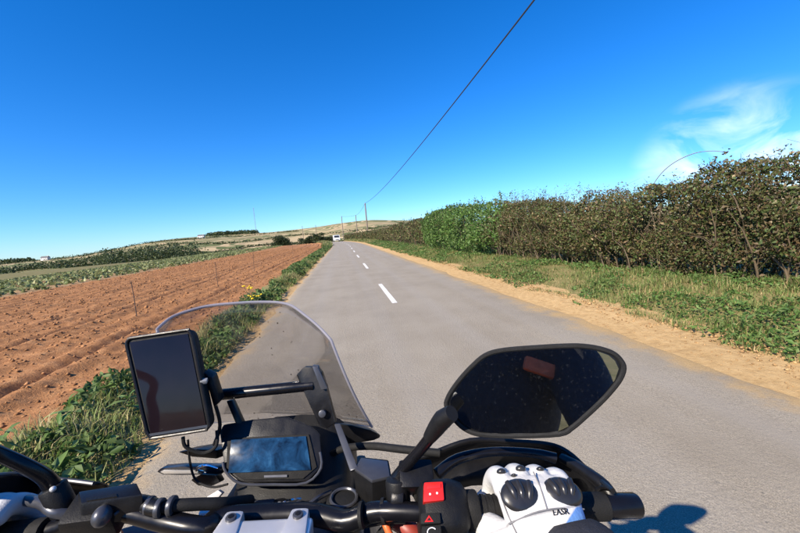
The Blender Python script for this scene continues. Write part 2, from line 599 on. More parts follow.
def blades_arrays(P, h, w, lean, col, az=None):
    """curved grass blades, 5 vertices each"""
    n = len(P)
    a = rng.random(n) * 6.283 if az is None else az
    dx, dy = np.cos(a), np.sin(a)
    px, py = -dy, dx
    dirv = np.stack([dx, dy, np.zeros(n)], -1); per = np.stack([px, py, np.zeros(n)], -1)
    up = np.array([0, 0, 1.0])
    h_ = h[:, None]; l_ = lean[:, None]; w_ = w[:, None] * 0.5
    m = P + up * h_ * 0.58 + dirv * h_ * l_ * 0.35
    t = P + up * h_ * (1 - 0.35 * l_) + dirv * h_ * l_
    V = np.stack([P - per * w_, P + per * w_, m - per * w_ * 0.8, m + per * w_ * 0.8, t], 1).reshape(-1, 3)
    b = (np.arange(n) * 5)[:, None]
    F = np.concatenate([b + np.array([[0, 1, 3]]), b + np.array([[0, 3, 2]]), b + np.array([[2, 3, 4]])], 0)
    return V, F, np.repeat(col, 5, axis=0)


def cat_arrays(parts):
    V, F, C = [], [], []
    o = 0
    for v, f, c in parts:
        V.append(v); F.append(f + o); C.append(c); o += len(v)
    return np.concatenate(V), np.concatenate(F), np.concatenate(C)


def palette(n, cols, weights=None, jitter=0.25):
    c = np.asarray(cols)[rng.choice(len(cols), n, p=weights)]
    return np.clip(c * (1 + (rng.random((n, 1)) - 0.5) * 2 * jitter), 0, 1)


def twigs_arrays(lines, col):
    """three-sided tapered twigs from polylines [(pts (k,3), r0, r1)]"""
    V, F = [], []
    o = 0
    for pts, r0, r1 in lines:
        k = len(pts)
        rr = np.linspace(r0, r1, k)
        d = unit(pts[-1] - pts[0]); s = unit(np.cross(d, [0.31, 0.77, 0.2])); u = np.cross(d, s)
        for j in range(k):
            for q in range(3):
                a = q * 2.0944
                V.append(pts[j] + rr[j] * (math.cos(a) * s + math.sin(a) * u))
        for j in range(k - 1):
            for q in range(3):
                a, b = o + j * 3 + q, o + j * 3 + (q + 1) % 3
                F.append((a, b, b + 3)); F.append((a, b + 3, a + 3))
        o += k * 3
    V = np.array(V); return V, np.array(F), np.tile(np.asarray(col)[None], (len(V), 1))


# ---- hedge on the right
HF_Y = [-8, 4, 6, 8, 12, 25, 60, 130]
HF_X = [6.9, 6.4, 6.05, 5.85, 5.65, 5.7, 5.9, 6.0]
HH_Y = [-8, 5.5, 6.4, 7.0, 9.4, 13, 18, 27, 55, 130]
HH_Z = [2.1, 2.06, 1.98, 1.88, 2.04, 2.35, 2.5, 2.4, 2.1, 2.0]


def hedge(name, label, y0, y1, n, size, cols, wts, width=1.5, twig_n=60, shoots=40, clump=1.6, gap=0.42, low=0.25, top_jit=0.3, group=None, bulge=0.0):
    root = empty(name, loc=(0, 0, 0))
    N = int(n * 2.6)
    y = y0 + (y1 - y0) * rng.random(N)
    v = rng.random(N); dep = rng.random(N) ** 1.5
    h = np.interp(y, HH_Y, HH_Z) + top_jit * (fbm(y * 1.3, y * 0 + 7, 4) - 0.5) * 2
    xf = np.interp(y, HF_Y, HF_X) + 0.9 * (fbm(y * 0.8, v * 2.5, 3) - 0.5) - bulge * np.sin(np.pi * np.clip((y - y0) / (y1 - y0), 0, 1)) ** 0.6
    h = h + bulge * 0.5 * (np.sin(np.pi * np.clip((y - y0) / (y1 - y0), 0, 1)) - 0.4)
    z = low + (h - low) * v
    # rounded shoulder and slightly tucked base
    inset = 0.30 * smooth(0.72, 1.0, v) * 1.4 + 0.35 * (1 - smooth(0.0, 0.3, v))
    # ends round off
    endd = np.minimum(y - y0, y1 - y)
    xw = width * (1 - 0.25 * smooth(0.6, 0.0, endd))
    x = xf + inset + dep * (xw - inset)
    cl = fbm(y * clump + 3, z * clump * 1.2 + 11, 3) * 0.65 + fbm(x * clump * 2 + 5, (y + z) * clump, 2) * 0.35
    p = smooth(gap - 0.10, gap + 0.10, cl) * (0.35 + 0.65 * smooth(0.05, 0.38, v))
    p = np.where((dep > 0.45) & (v > 0.08), np.maximum(p, 1.0), p)
    keep = rng.random(N) < p
    idx = np.nonzero(keep)[0][:n]
    y, x, z, v = y[idx], x[idx], z[idx], v[idx]
    x = x + bend(y)
    P = np.stack([x, y, z + terrain(x, y)], -1)
    col = palette(len(P), cols, wts)
    tone = 0.75 + 0.5 * fbm(y * 0.9 + 20, z * 1.4, 3)
    col = col * tone[:, None]
    S = size * (0.4 + 1.3 * rng.random(len(P)) ** 1.6)
    fo = link('foliage', mesh_np('foliage', *leaves_arrays(P, S, col)), M_LEAF, root)
    # woody stems and twigs
    L = []
    for k in range(twig_n):
        yy = y0 + (y1 - y0) * random.random()
        xx = float(np.interp(yy, HF_Y, HF_X)) + 0.12 + 0.7 * random.random()
        hh = float(np.interp(yy, HH_Y, HH_Z)) * (0.35 + 0.45 * random.random())
        p0 = np.array([xx + float(bend(yy)), yy, 0.1 + float(terrain(xx, yy))])
        lean = np.array([random.uniform(-0.55, 0.25), random.uniform(-0.6, 0.6), 0])
        pts = [p0]
        for j in range(1, 5):
            pts.append(p0 + np.array([0, 0, hh * j / 4]) + lean * (j / 4) ** 1.3 + np.array([random.uniform(-.07, .07), random.uniform(-.07, .07), 0]))
        L.append((np.array(pts), random.uniform(0.012, 0.028), 0.005))
        for q in range(3):
            b = pts[random.randint(1, 4)]
            e = b + np.array([random.uniform(-0.5, 0.2), random.uniform(-0.5, 0.5), random.uniform(0.15, 0.6)])
            L.append((np.array([b, (b + e) / 2 + np.array([0, 0, 0.05]), e]), 0.008, 0.002))
    parts = [twigs_arrays(L, (0.20, 0.15, 0.095))]
    st = link('stems', mesh_np('stems', *cat_arrays(parts)), M_GRASS, root)
    # shoots that stand above the clipped top, each with a few leaves
    L2, LP = [], []
    for k in range(shoots):
        yy = y0 + (y1 - y0) * random.random()
        xx = float(np.interp(yy, HF_Y, HF_X)) + 0.3 + 0.8 * random.random() + float(bend(yy))
        zz = float(np.interp(yy, HH_Y, HH_Z)) - 0.15 + float(terrain(xx, yy))
        L_ = random.uniform(0.2, 0.55)
        d = np.array([random.uniform(-.4, .4), random.uniform(-.5, .5), 1.0]) * L_
        b = np.array([xx, yy, zz])
        L2.append((np.array([b, b + d * 0.55, b + d + np.array([d[0], d[1], -0.1 * L_])]), 0.006, 0.002))
        for q in range(9):
            LP.append(b + d * random.uniform(0.2, 1.05) + np.array([random.gauss(0, .025) for _ in range(3)]))
    if L2:
        LP = np.array(LP)
        sh = cat_arrays([twigs_arrays(L2, (0.17, 0.12, 0.07)), leaves_arrays(LP, size * (0.5 + 0.7 * rng.random(len(LP))), palette(len(LP), cols, wts))])
        link('shoots', mesh_np('shoots', *sh), M_LEAF, root)
    root['label'] = label; root['category'] = 'hedge'
    if group: root['group'] = group
    for c_ in root.children: c_['kind'] = 'stuff'
    return root


BROWN = [(0.14, 0.10, 0.05), (0.125, 0.128, 0.042), (0.19, 0.125, 0.06), (0.095, 0.135, 0.04), (0.34, 0.26, 0.14), (0.07, 0.046, 0.03)]
BW = [0.20, 0.29, 0.09, 0.31, 0.03, 0.08]
GREEN = [(0.085, 0.165, 0.032), (0.12, 0.205, 0.048), (0.06, 0.12, 0.028), (0.17, 0.24, 0.075), (0.13, 0.12, 0.05)]
hb = hedge('hedge', 'brown-leaved thorny hedge with bare stems, running from the green shrub back past the motorcycle', 0.5, 13.6, 200000, 0.052, BROWN, BW, twig_n=170, shoots=230, width=1.5, clump=2.0, gap=0.41, top_jit=0.42)
hedge('hedge', 'dense bright green shrub section standing between the two brown stretches of hedge', 12.6, 25.5, 38000, 0.095, GREEN, [0.34, 0.28, 0.2, 0.12, 0.06], twig_n=30, shoots=70, gap=0.40, clump=1.5, low=0.18, top_jit=0.35, bulge=0.45)
hedge('hedge', 'long brown hedge running from the green shrub towards the first telegraph pole', 25.0, 72, 46000, 0.13, BROWN, BW, twig_n=90, shoots=110, clump=1.2, gap=0.38)
hedge('hedge', 'far low hedge beyond the first telegraph pole where the lane bends away', 72, 125, 12000, 0.24, [tuple(v * 0.9 for v in c) for c in BROWN[:4]] + [(0.07, 0.10, 0.035)], None, twig_n=20, shoots=30, gap=0.36)

# the long arching shoot above the near hedge
ap = [W(655, 178, x=7.0), W(670, 163, x=6.95), W(695, 151, x=6.9), W(715, 150, x=6.9), W(729, 153, x=6.9)]
ap = [ap[0] + np.array([0.05, 0.35, -0.55])] + ap
ap = [np.array(q) for q in np.stack([np.interp(np.linspace(0, 5, 26), np.arange(6), np.convolve(np.pad(c, 1, mode='edge'), [0.12, 0.76, 0.12], 'valid')) for c in np.array(ap).T], -1)]
ap = [(ap[max(0, i - 2)] + ap[max(0, i - 1)] + ap[i] + ap[min(25, i + 1)] + ap[min(25, i + 2)]) / 5 for i in range(26)]
o = link('arching_shoot', mesh_np('arching_shoot', *cat_arrays([twigs_arrays([(np.array(ap), 0.011, 0.007)], (0.42, 0.32, 0.20)),
        leaves_arrays(ap[-1] + rng.normal(size=(14, 3)) * 0.035, 0.06 * np.ones(14), palette(14, BROWN, BW))])), M_LEAF, hb)
o['label'] = 'long bare shoot arching over the hedge top'

# ---- right verge: grass and herbs
STRAW = (0.42, 0.32, 0.15)
GR = [(0.12, 0.18, 0.04), (0.16, 0.22, 0.06), (0.24, 0.25, 0.09), STRAW, (0.09, 0.14, 0.035)]


def grass_patch(name, label, xa, xb, y0, y1, n, hmin, hmax, bank, cols, wts, wid=0.006, ypow=1.8, herb=0, herb_size=0.05, hcols=None, mask=None, cat='grass'):
    y = y0 + (y1 - y0) * rng.random(n) ** ypow
    x = xa + (xb - xa) * rng.random(n)
    if mask is not None:
        k_ = mask(x, y); x, y = x[k_], y[k_]
    n = len(x)
    clump = fbm(x * 2.5, y * 2.0, 3)
    far = 1 + np.maximum(y, 0) / 22
    h = (hmin + (hmax - hmin) * np.clip((clump - 0.3) / 0.45, 0, 1)) * (0.5 + 0.8 * rng.random(n))
    XX = x + bend(y)
    P = np.stack([XX, y, terrain(XX, y) + bank(x, y) - 0.01], -1)
    col = palette(n, cols, wts) * (0.75 + 0.5 * fbm(x * 0.9 + 31, y * 0.7, 3))[:, None]
    dry = (smooth(0.48, 0.66, fbm(x * 1.1 + 71, y * 0.55 + 5, 4)) * 0.6 * (0.5 + 0.5 * rng.random(n)))[:, None]
    col = col * (1 - dry) + np.asarray((0.40, 0.31, 0.15))[None] * dry
    h = h * (0.7 + 0.6 * fbm(x * 0.7 + 11, y * 0.5 + 2, 3))
    parts = [blades_arrays(P, h, wid * far * (0.7 + 0.7 * rng.random(n)), 0.15 + 0.75 * rng.random(n), col)]
    if herb:
        y = y0 + (y1 - y0) * rng.random(herb) ** ypow
        x = xa + (xb - xa) * rng.random(herb)
        if mask is not None:
            k_ = mask(x, y); x, y = x[k_], y[k_]
        cl = fbm(x * 1.7 + 9, y * 1.5 + 4, 3)
        k_ = cl > 0.46
        x, y, cl = x[k_], y[k_], cl[k_]
        m = len(x)
        XX = x + bend(y)
        hh = (hmin + (hmax - hmin) * np.clip((cl - 0.42) / 0.3, 0, 1)) * rng.random(m) ** 0.6 * 0.9
        P = np.stack([XX, y, terrain(XX, y) + bank(x, y) + hh], -1)
        parts.append(leaves_arrays(P, herb_size * (0.5 + rng.random(m)) * (1 + np.maximum(y, 0) / 30), palette(m, hcols or GREEN[:4], None), 0.5, up=0.35))
    o = link(name, mesh_np(name, *cat_arrays(parts)), M_GRASS)
    tag(o, label, cat, kind='stuff')
    return o


def edgeR(x, y):
    return x > 3.88 + 0.7 * (fbm(x * 0 + 3, y * 1.1, 4) - 0.35) * (0.4 + 0.6 * rng.random(len(x)))


grass_patch('verge_grass', 'rough green and straw-coloured grass below the hedge', 3.7, 6.9, 1.5, 60, 135000, 0.04, 0.18, bankR, GR, [0.29, 0.29, 0.18, 0.17, 0.07], herb=60000, herb_size=0.048, mask=edgeR)
grass_patch('verge_grass', 'far strip of verge grass where the lane bends', 4.0, 6.6, 55, 128, 9000, 0.15, 0.4, bankR, GR, [0.28, 0.26, 0.16, 0.20, 0.10], wid=0.014, ypow=1.2)


# ---- left verge: tall grass and broad-leaved weeds
def edgeL(x, y):
    return (x < -1.72 - 0.25 * (fbm(x * 0 + 8, y * 1.3, 3) - 0.5)) & (x > -2.95 + 0.55 * smooth(3.3, 4.6, y) - 0.35 * smooth(9, 25, y) + 0.7 * (fbm(x * 0 + 5, y * 0.7, 3) - 0.45))


LG = [(0.15, 0.21, 0.05), (0.21, 0.26, 0.075), (0.29, 0.30, 0.11), (0.42, 0.35, 0.17), (0.10, 0.14, 0.035)]
grass_patch('bank_grass', 'tall grass and weeds on the bank beside the ploughed field', -3.6, -1.65, 0.4, 62, 90000, 0.06, 0.25, bankL, LG, [0.24, 0.26, 0.20, 0.22, 0.08], wid=0.007, herb=42000, herb_size=0.07,
            hcols=[(0.085, 0.15, 0.035), (0.12, 0.20, 0.05), (0.17, 0.24, 0.08), (0.06, 0.10, 0.028)], mask=edgeL)
grass_patch('bank_grass', 'far end of the grassy bank where the lane bends', -3.3, -1.65, 58, 125, 9000, 0.3, 0.7, bankL, LG, None, wid=0.018, ypow=1.2)


# individual broad-leaved weeds in the near bank
def weed(x, y, nl, L, h, label, cols, group):
    z = float(terrain(x, y) + bankL(x, y))
    root = empty('weed', loc=(x, y, z))
    for k in range(nl):
        a = random.random() * 6.283
        el = random.uniform(0.25, 1.1)
        l = L * random.uniform(0.6, 1.1); w = l * random.uniform(0.22, 0.34)
        b = np.array([0, 0, h * random.random() ** 1.2])
        d = np.array([math.cos(a) * math.cos(el), math.sin(a) * math.cos(el), math.sin(el)])
        s = unit(np.cross(d, [0, 0, 1]))
        pts = []
        for j, (t, ww) in enumerate(((0, .12), (0.25, .75), (0.55, 1), (0.82, .6), (1, .03))):
            p = b + d * l * t - np.array([0, 0, l * 0.45 * t * t])
            nrm = np.cross(s, d)
            pts += [p - s * w * ww * .5 + nrm * w * .12 * ww, p, p + s * w * ww * .5 + nrm * w * .12 * ww]
        F_ = []
        for j in range(4):
            q = j * 3
            F_ += [(q, q + 1, q + 4, q + 3), (q + 1, q + 2, q + 5, q + 4)]
        c = palette(1, cols)[0]
        me = mesh_np('leaf', np.array(pts), np.array(F_), np.tile(c[None], (15, 1)), True)
        link('leaf', me, M_LEAF, root)
    tag(root, label, 'weed', group)


WC = [(0.10, 0.18, 0.04), (0.14, 0.23, 0.06), (0.19, 0.27, 0.085)]
for (x, y) in ((-2.25, 3.0), (-2.45, 3.4), (-2.7, 3.1), (-2.15, 4.0), (-2.05, 3.5), (-2.4, 2.6)):
    weed(x, y, random.randint(12, 16), random.uniform(0.14, 0.20), 0.18, 'broad-leaved green weed growing among grass on the near bank', WC, 'broad-leaved weeds on the bank')

# yellow flowering plants at the field edge
M_STEMG = plain('green_stem', (0.09, 0.14, 0.04), 0.7, scale=40)
M_YEL = plain('yellow_petals', (0.75, 0.52, 0.01), 0.6, var=0.15, scale=80)
for q, (px, py, lab) in enumerate(((249, 296, 'taller yellow-flowered ragwort clump at the field edge'), (255, 303, 'small low yellow-flowered clump beside the taller ragwort'))):
    p = W(px, py, z=0.12)
    root = empty('flowering_plant', loc=tuple(p))
    L = []
    hs = 0.28 if q == 0 else 0.18
    for k in range(8):
        e = np.array([random.uniform(-.16, .16), random.uniform(-.2, .2), hs * random.uniform(0.7, 1.1)])
        L.append((np.array([[0, 0, -0.1], e * 0.5, e]), 0.004, 0.003))
        bm = bmesh.new(); bmesh.ops.create_icosphere(bm, subdivisions=1, radius=0.036 * random.uniform(0.7, 1.2))
        for v in bm.verts: v.co.z *= 0.45; v.co += Vector([random.gauss(0, .006) for _ in range(3)]); v.co += Vector(e)
        me = bpy.data.meshes.new('flower_head'); bm.to_mesh(me); bm.free()
        link('flower_head', me, M_YEL, root)
    link('stems', mesh_np('stems', *twigs_arrays(L, (0.09, 0.14, 0.04))), M_STEMG, root)
    tag(root, lab, 'plant')

# ---- crop rows
parts = []
rows = np.arange(-33, -14.0, 0.75)
PX, PY = [], []
for xr in rows:
    yy = np.arange(4, 118, 0.55)
    PY.append(yy + rng.normal(size=len(yy)) * 0.1); PX.append(np.full(len(yy), xr) + rng.normal(size=len(yy)) * 0.08)
PX = np.concatenate(PX); PY = np.concatenate(PY)
kk = (rng.random(len(PX)) < 0.9 * smooth(-13.6, -15.2, PX) + 0.05) & (fbm(PX * 0.3, PY * 0.12, 3) > 0.33)
PX, PY = PX[kk], PY[kk]
nl = 7
X_ = np.repeat(PX + bend(PY), nl) + rng.normal(size=len(PX) * nl) * 0.11
Y_ = np.repeat(PY, nl) + rng.normal(size=len(PX) * nl) * 0.11
Z_ = terrain(X_, Y_) + 0.06 + 0.22 * rng.random(len(X_))
cc = palette(len(X_), [(0.17, 0.21, 0.075), (0.22, 0.26, 0.10), (0.13, 0.165, 0.055), (0.32, 0.32, 0.14)])
crop = link('crop_plants', mesh_np('crop_plants', *leaves_arrays(np.stack([X_, Y_, Z_], -1), 0.24 * (0.6 + 0.8 * rng.random(len(X_))), cc, 0.6, up=0.3)), M_LEAF)
tag(crop, 'rows of grey-green leafy crop beyond the ploughed soil', 'crop', kind='stuff')


# ---- trees
def tree(name, label, x, y, h, w, n, cols, leaf, trunk_h=0.35, group=None, blobs=14, cat='tree'):
    z = float(terrain(x, y)) - 0.15
    root = empty(name, loc=(x, y, z))
    # branches
    L = [(np.array([[0, 0, 0], [0.03 * w, 0, h * trunk_h * 0.6], [0.0, 0.02 * w, h * (trunk_h + 0.2)]]), 0.035 * h, 0.02 * h)]
    cen = []
    for k in range(blobs):
        a = random.random() * 6.283; rr = 0.5 * w * math.sqrt(random.random()) * 0.8
        zz = h * (trunk_h + (1 - trunk_h) * (0.15 + 0.65 * random.random()) * (1 - 0.5 * (rr / (0.5 * w)) ** 2))
        c = np.array([math.cos(a) * rr, math.sin(a) * rr, zz]); cen.append(c)
        L.append((np.array([[0, 0, h * trunk_h * 0.8], c * 0.5 + np.array([0, 0, h * trunk_h * 0.45]), c]), 0.014 * h, 0.004 * h))
    link('trunk', mesh_np('trunk', *twigs_arrays(L, (0.1, 0.07, 0.05))), M_BARK, root)
    cen = np.array(cen)
    ci = rng.integers(0, blobs, n)
    rad = 0.5 * w * (0.32 + 0.2 * rng.random(blobs))
    P = cen[ci] + rand_unit(n) * (rad[ci] * rng.random(n) ** 0.4)[:, None] * np.array([1, 1, 0.72])
    P = P[P[:, 2] > h * trunk_h * 0.55]
    col = palette(len(P), cols)
    link('crown', mesh_np('crown', *leaves_arrays(P, leaf * (0.6 + 0.8 * rng.random(len(P))), col, 0.8)), M_LEAF, root)
    tag(root, label, cat, group)
    return root


DK = [(0.035, 0.055, 0.018), (0.05, 0.07, 0.022), (0.028, 0.042, 0.016), (0.07, 0.085, 0.03)]
p = W(280, 246, y=175)
tree('tree', 'broad dark round-crowned tree standing alone beyond the ploughed field', p[0], 175, 6.8, 9.5, 5000, DK, 0.45, 0.22)
for (px, y, h, w, lab) in ((303, 150, 3.6, 5.5, 'low dark bush left of the lane end, nearest the lone round tree'),
                           (311, 142, 4.2, 5.0, 'olive bush in the middle of the clump at the end of the field'),
                           (320, 136, 4.6, 5.0, 'tallest bush in the clump at the end of the field'),
                           (328, 152, 4.2, 5.2, 'dark tree over the lane where the white van appears')):
    p = W(px, 240, y=y)
    tree('tree', lab, p[0], y, h, w, 1800, DK + [(0.10, 0.085, 0.04)], 0.4, 0.1)


def far_wood(name, label, spots, n_each, leaf, cat='wood'):
    parts = []
    for (x, y, w, h) in spots:
        n = n_each
        P = rand_unit(n) * (rng.random(n) ** 0.35)[:, None] * np.array([w / 2, w / 2, h * 0.55])
        P[:, 2] = np.abs(P[:, 2]) * 1.3 + 0.03 * h
        P += np.array([x, y, float(terrain(x, y))])
        parts.append(leaves_arrays(P, leaf * (0.6 + 0.8 * rng.random(n)), palette(n, DK + [(0.06, 0.08, 0.03)]) * 1.25, 0.8))
    o = link(name, mesh_np(name, *cat_arrays(parts)), M_LEAF)
    tag(o, label, cat, kind='stuff')


def dirpt(px, r):
    v = CR @ camray(px, 250); a = math.atan2(v[0], v[1]); return math.sin(a) * r, math.cos(a) * r


sp = []
for k in range(110):
    px = 100 + 100 * random.random(); x, y = dirpt(px, random.uniform(380, 470)); sp.append((x, y, random.uniform(12, 18), random.uniform(19, 26)))
far_wood('woodland', 'dark green wood below the hills across the valley', sp, 70, 1.6)
sp = []
for r0, a0, a1, st in ((300, 60, 330, 3.0), (430, -60, 100, 2.4), (560, -80, 330, 1.6), (760, 120, 440, 1.7), (1000, -60, 300, 1.5)):
    px = a0
    while px < a1:
        rr = r0 * (1 + 0.08 * math.sin(px * 0.05 + r0)); x, y = dirpt(px, rr)
        if random.random() < 0.8: sp.append((x, y, random.uniform(6, 11) * r0 / 500, random.uniform(3, 6.5) * (r0 / 600) ** 0.5))
        px += st * random.uniform(0.6, 1.5)
for k in range(150):
    px = -60 + 170 * random.random(); x, y = dirpt(px, random.uniform(560, 640)); sp.append((x, y, random.uniform(9, 15), random.uniform(8, 13)))
for k in range(90):
    px = 205 + 120 * random.random(); x, y = dirpt(px, random.uniform(420, 470)); sp.append((x, y, random.uniform(7, 12), random.uniform(5, 9)))
far_wood('hedgerows', 'dark hedgerow lines between the far fields', sp, 26, 1.9, 'hedgerow')
sp = []
for k in range(70):
    px = 210 + 48 * random.random(); x, y = dirpt(px, random.uniform(1180, 1290)); sp.append((x, y, random.uniform(22, 34), random.uniform(11, 17)))
for k in range(60):
    px = -40 + 70 * random.random(); x, y = dirpt(px, random.uniform(1250, 1350)); sp.append((x, y, random.uniform(22, 34), random.uniform(9, 15)))
far_wood('woodland', 'dark wood along the crest of the far ridge below the mast', sp, 50, 4.0)


# ------------------------------------------------------------------ solid-shape helpers
class MB:
    def __init__(s): s.v = []; s.f = []

    def add(s, V, F):
        o = len(s.v); s.v += [tuple(map(float, q)) for q in V]; s.f += [tuple(int(i) + o for i in q) for q in F]; return s

    def bm(s, b, M=None):
        b.verts.index_update()
        V = [(M @ q.co if M else q.co.copy()) for q in b.verts]
        s.add(V, [[q.index for q in f.verts] for f in b.faces]); b.free(); return s

    def tube(s, pts, r, n=12, sub=0, cap=True):
        P = [np.asarray(p, float) for p in pts]
        rad = list(r) if hasattr(r, '__len__') else [r] * len(P)
        if sub:
            Q, RR = [], []
            for i in range(len(P) - 1):
                p0 = P[max(0, i - 1)]; p1 = P[i]; p2 = P[i + 1]; p3 = P[min(len(P) - 1, i + 2)]
                for k in range(sub):
                    t = k / sub
                    Q.append(0.5 * ((2 * p1) + (-p0 + p2) * t + (2 * p0 - 5 * p1 + 4 * p2 - p3) * t * t + (-p0 + 3 * p1 - 3 * p2 + p3) * t ** 3))
                    RR.append(rad[i] * (1 - t) + rad[i + 1] * t)
            Q.append(P[-1]); RR.append(rad[-1]); P, rad = Q, RR
        V, F = [], []
        nrm = None
        for i, p in enumerate(P):
            d = unit(P[min(i + 1, len(P) - 1)] - P[max(i - 1, 0)])
            if nrm is None:
                nrm = unit(np.cross(d, [0.13, 0.21, 0.97] if abs(d[2]) < 0.9 else [1, 0, 0]))
            nrm = unit(nrm - d * np.dot(nrm, d)); b = np.cross(d, nrm)
            for k in range(n):
                a = 2 * math.pi * k / n; V.append(p + rad[i] * (math.cos(a) * nrm + math.sin(a) * b))
        for i in range(len(P) - 1):
            for k in range(n):
                F.append((i * n + k, i * n + (k + 1) % n, (i + 1) * n + (k + 1) % n, (i + 1) * n + k))
        if cap:
            F.append(tuple(range(n))[::-1]); F.append(tuple((len(P) - 1) * n + k for k in range(n)))
        return s.add(V, F)

    def prism(s, outline, off, bevel=0.0, seg=2, taper=1.0):
        """outline: 3D points in order; off: extrusion vector"""
        b = bmesh.new()
        O = [Vector(tuple(p)) for p in outline]; off = Vector(tuple(off))
        c = sum(O, Vector()) / len(O)
        a = [b.verts.new(p) for p in O]
        t = [b.verts.new(c + (p - c) * taper + off) for p in O]
        n = len(O)
        b.faces.new(a); b.faces.new(t[::-1])
        for i in range(n): b.faces.new((a[i], t[i], t[(i + 1) % n], a[(i + 1) % n]))
        bmesh.ops.recalc_face_normals(b, faces=b.faces)
        if bevel: bmesh.ops.bevel(b, geom=list(b.edges), offset=bevel, segments=seg, affect='EDGES', profile=0.6)
        return s.bm(b)

    def box(s, c, size, rot=None, bevel=0.0, seg=2, M=None):
        b = bmesh.new(); bmesh.ops.create_cube(b, size=1)
        for v in b.verts: v.co = Vector((v.co.x * size[0], v.co.y * size[1], v.co.z * size[2]))
        if bevel: bmesh.ops.bevel(b, geom=list(b.edges), offset=bevel, segments=seg, affect='EDGES', profile=0.6)
        T = Matrix.Translation(Vector(tuple(c)))
        if rot is not None: T = T @ (rot if isinstance(rot, Matrix) else Matrix.Rotation(rot[2], 4, 'Z') @ Matrix.Rotation(rot[1], 4, 'Y') @ Matrix.Rotation(rot[0], 4, 'X'))
        return s.bm(b, T)

    def ell(s, c, r, rot=None, u=16, v=10):
        b = bmesh.new(); bmesh.ops.create_uvsphere(b, u_segments=u, v_segments=v, radius=1)
        T = Matrix.Translation(Vector(tuple(c)))
        if rot is not None: T = T @ rot
        T = T @ Matrix.Diagonal(Vector(tuple(r) + (1,)))
        return s.bm(b, T)

    def cyl(s, a, b_, r, n=20, bevel=0.0, r2=None):
        a = np.asarray(a, float); b_ = np.asarray(b_, float)
        r2 = r if r2 is None else r2
        if bevel:
            d = unit(b_ - a)
            return s.tube([a, a + d * bevel * 0.3, a + d * bevel, b_ - d * bevel, b_ - d * bevel * 0.3, b_], [r - bevel, r - bevel * 0.3, r, r2, r2 - bevel * 0.3, r2 - bevel], n)
        return s.tube([a, b_], [r, r2], n)

    def build(s, name, mat, parent=None, ang=38, flat=False):
        me = bpy.data.meshes.new(name); me.from_pydata(s.v, [], s.f); me.validate(); me.update()
        b = bmesh.new(); b.from_mesh(me); bmesh.ops.recalc_face_normals(b, faces=b.faces); b.to_mesh(me); b.free()
        if not flat:
            me.shade_smooth(); me.set_sharp_from_angle(angle=math.radians(ang))
        return link(name, me, mat, parent)


# ------------------------------------------------------------------ telegraph poles, wire, mast
M_POLE = plain('weathered_pole', (0.20, 0.16, 0.12), 0.85, var=0.3, scale=12)
M_STEEL = plain('galvanised', (0.35, 0.36, 0.37), 0.5, 0.6, scale=30)
M_WIRE = plain('wire', (0.03, 0.03, 0.03), 0.6, scale=20)
POLES = [(5.8, 82.4, 8.5, 'telegraph pole standing in the hedge, first along the wire'), (5.3, 126, 8.3, 'second telegraph pole along the lane, just beyond the first'),
         (0.5, 140, 9.0, 'telegraph pole beyond the bend, standing above the white van'), (-13.5, 200, 8.5, 'slim telegraph pole above the clump of bushes at the end of the field'),
         (-22.1, 215, 9.0, 'farthest telegraph pole, above the low dark bush'), (5.8, -10, 8.4, 'telegraph pole by the lane behind the rider')]
for (x, y, zt, lab) in POLES:
    zb = float(terrain(x, y)) - 0.2
    root = empty('telegraph_pole', loc=(x, y, zb))
    hh = zt - zb
    MB().tube([(0, 0, 0), (0.02, 0, hh * 0.5), (0, 0, hh)], [0.18, 0.16, 0.13], 10).build('pole', M_POLE, root)
    MB().box((0, 0, hh - 0.25), (0.08, 0.5, 0.09), bevel=0.01).build('crossarm', M_POLE, root)
    for q in (-0.2, 0.2): MB().cyl((0, q, hh - 0.2), (0, q, hh - 0.05), 0.035, 8).build('insulator', M_STEEL, root)
    for q in range(4): MB().cyl((-0.22, 0, hh * 0.45 + q * 0.4), (0.22, 0, hh * 0.45 + q * 0.4 + 0.0), 0.012, 6).build('step', M_STEEL, root)
    tag(root, lab, 'pole', 'telegraph poles along the lane')


def wire_between(a, b, sag, label, r=0.026):
    pts = []
    for k in range(41):
        t = k / 40; p = np.array(a) * (1 - t) + np.array(b) * t; p[2] -= sag * 4 * t * (1 - t); pts.append(p)
    tag(MB().tube(pts, r, 6).build('overhead_wire', M_WIRE), label, 'wire')


wire_between((5.8, -10, 8.35), (5.8, 82.4, 8.42), 1.25, 'long dark wire sweeping overhead to the first telegraph pole')
wire_between((5.8, 82.4, 8.42), (5.3, 126, 8.2), 0.5, 'short span of wire between the first and second telegraph poles')
wire_between((5.3, 126, 8.2), (0.5, 140, 8.9), 0.2, 'wire from the second telegraph pole round the bend')

mx, my = -310, 1400
root = empty('radio_mast', loc=(mx, my, float(terrain(mx, my)) - 1))
top = 131 - float(terrain(mx, my))
for a in (0, 2.094, 4.189):
    MB().tube([(1.1 * math.cos(a), 1.1 * math.sin(a), 0), (1.1 * math.cos(a), 1.1 * math.sin(a), top)], 0.22, 6).build('mast_leg', M_STEEL, root)
m = MB()
for k in range(int(top / 4)):
    for j in range(3):
        a, b = j * 2.094, (j + 1) * 2.094
        m.tube([(1.1 * math.cos(a), 1.1 * math.sin(a), k * 4), (1.1 * math.cos(b), 1.1 * math.sin(b), k * 4 + 4)], 0.1, 4)
m.build('lattice', M_STEEL, root)
for j in range(3):
    a = j * 2.094 + 0.5
    MB().tube([(60 * math.cos(a), 60 * math.sin(a), -3), (0, 0, top * 0.8)], 0.05, 4).build('guy_wire', M_STEEL, root)
tag(root, 'tall thin lattice radio mast on the far ridge', 'mast')

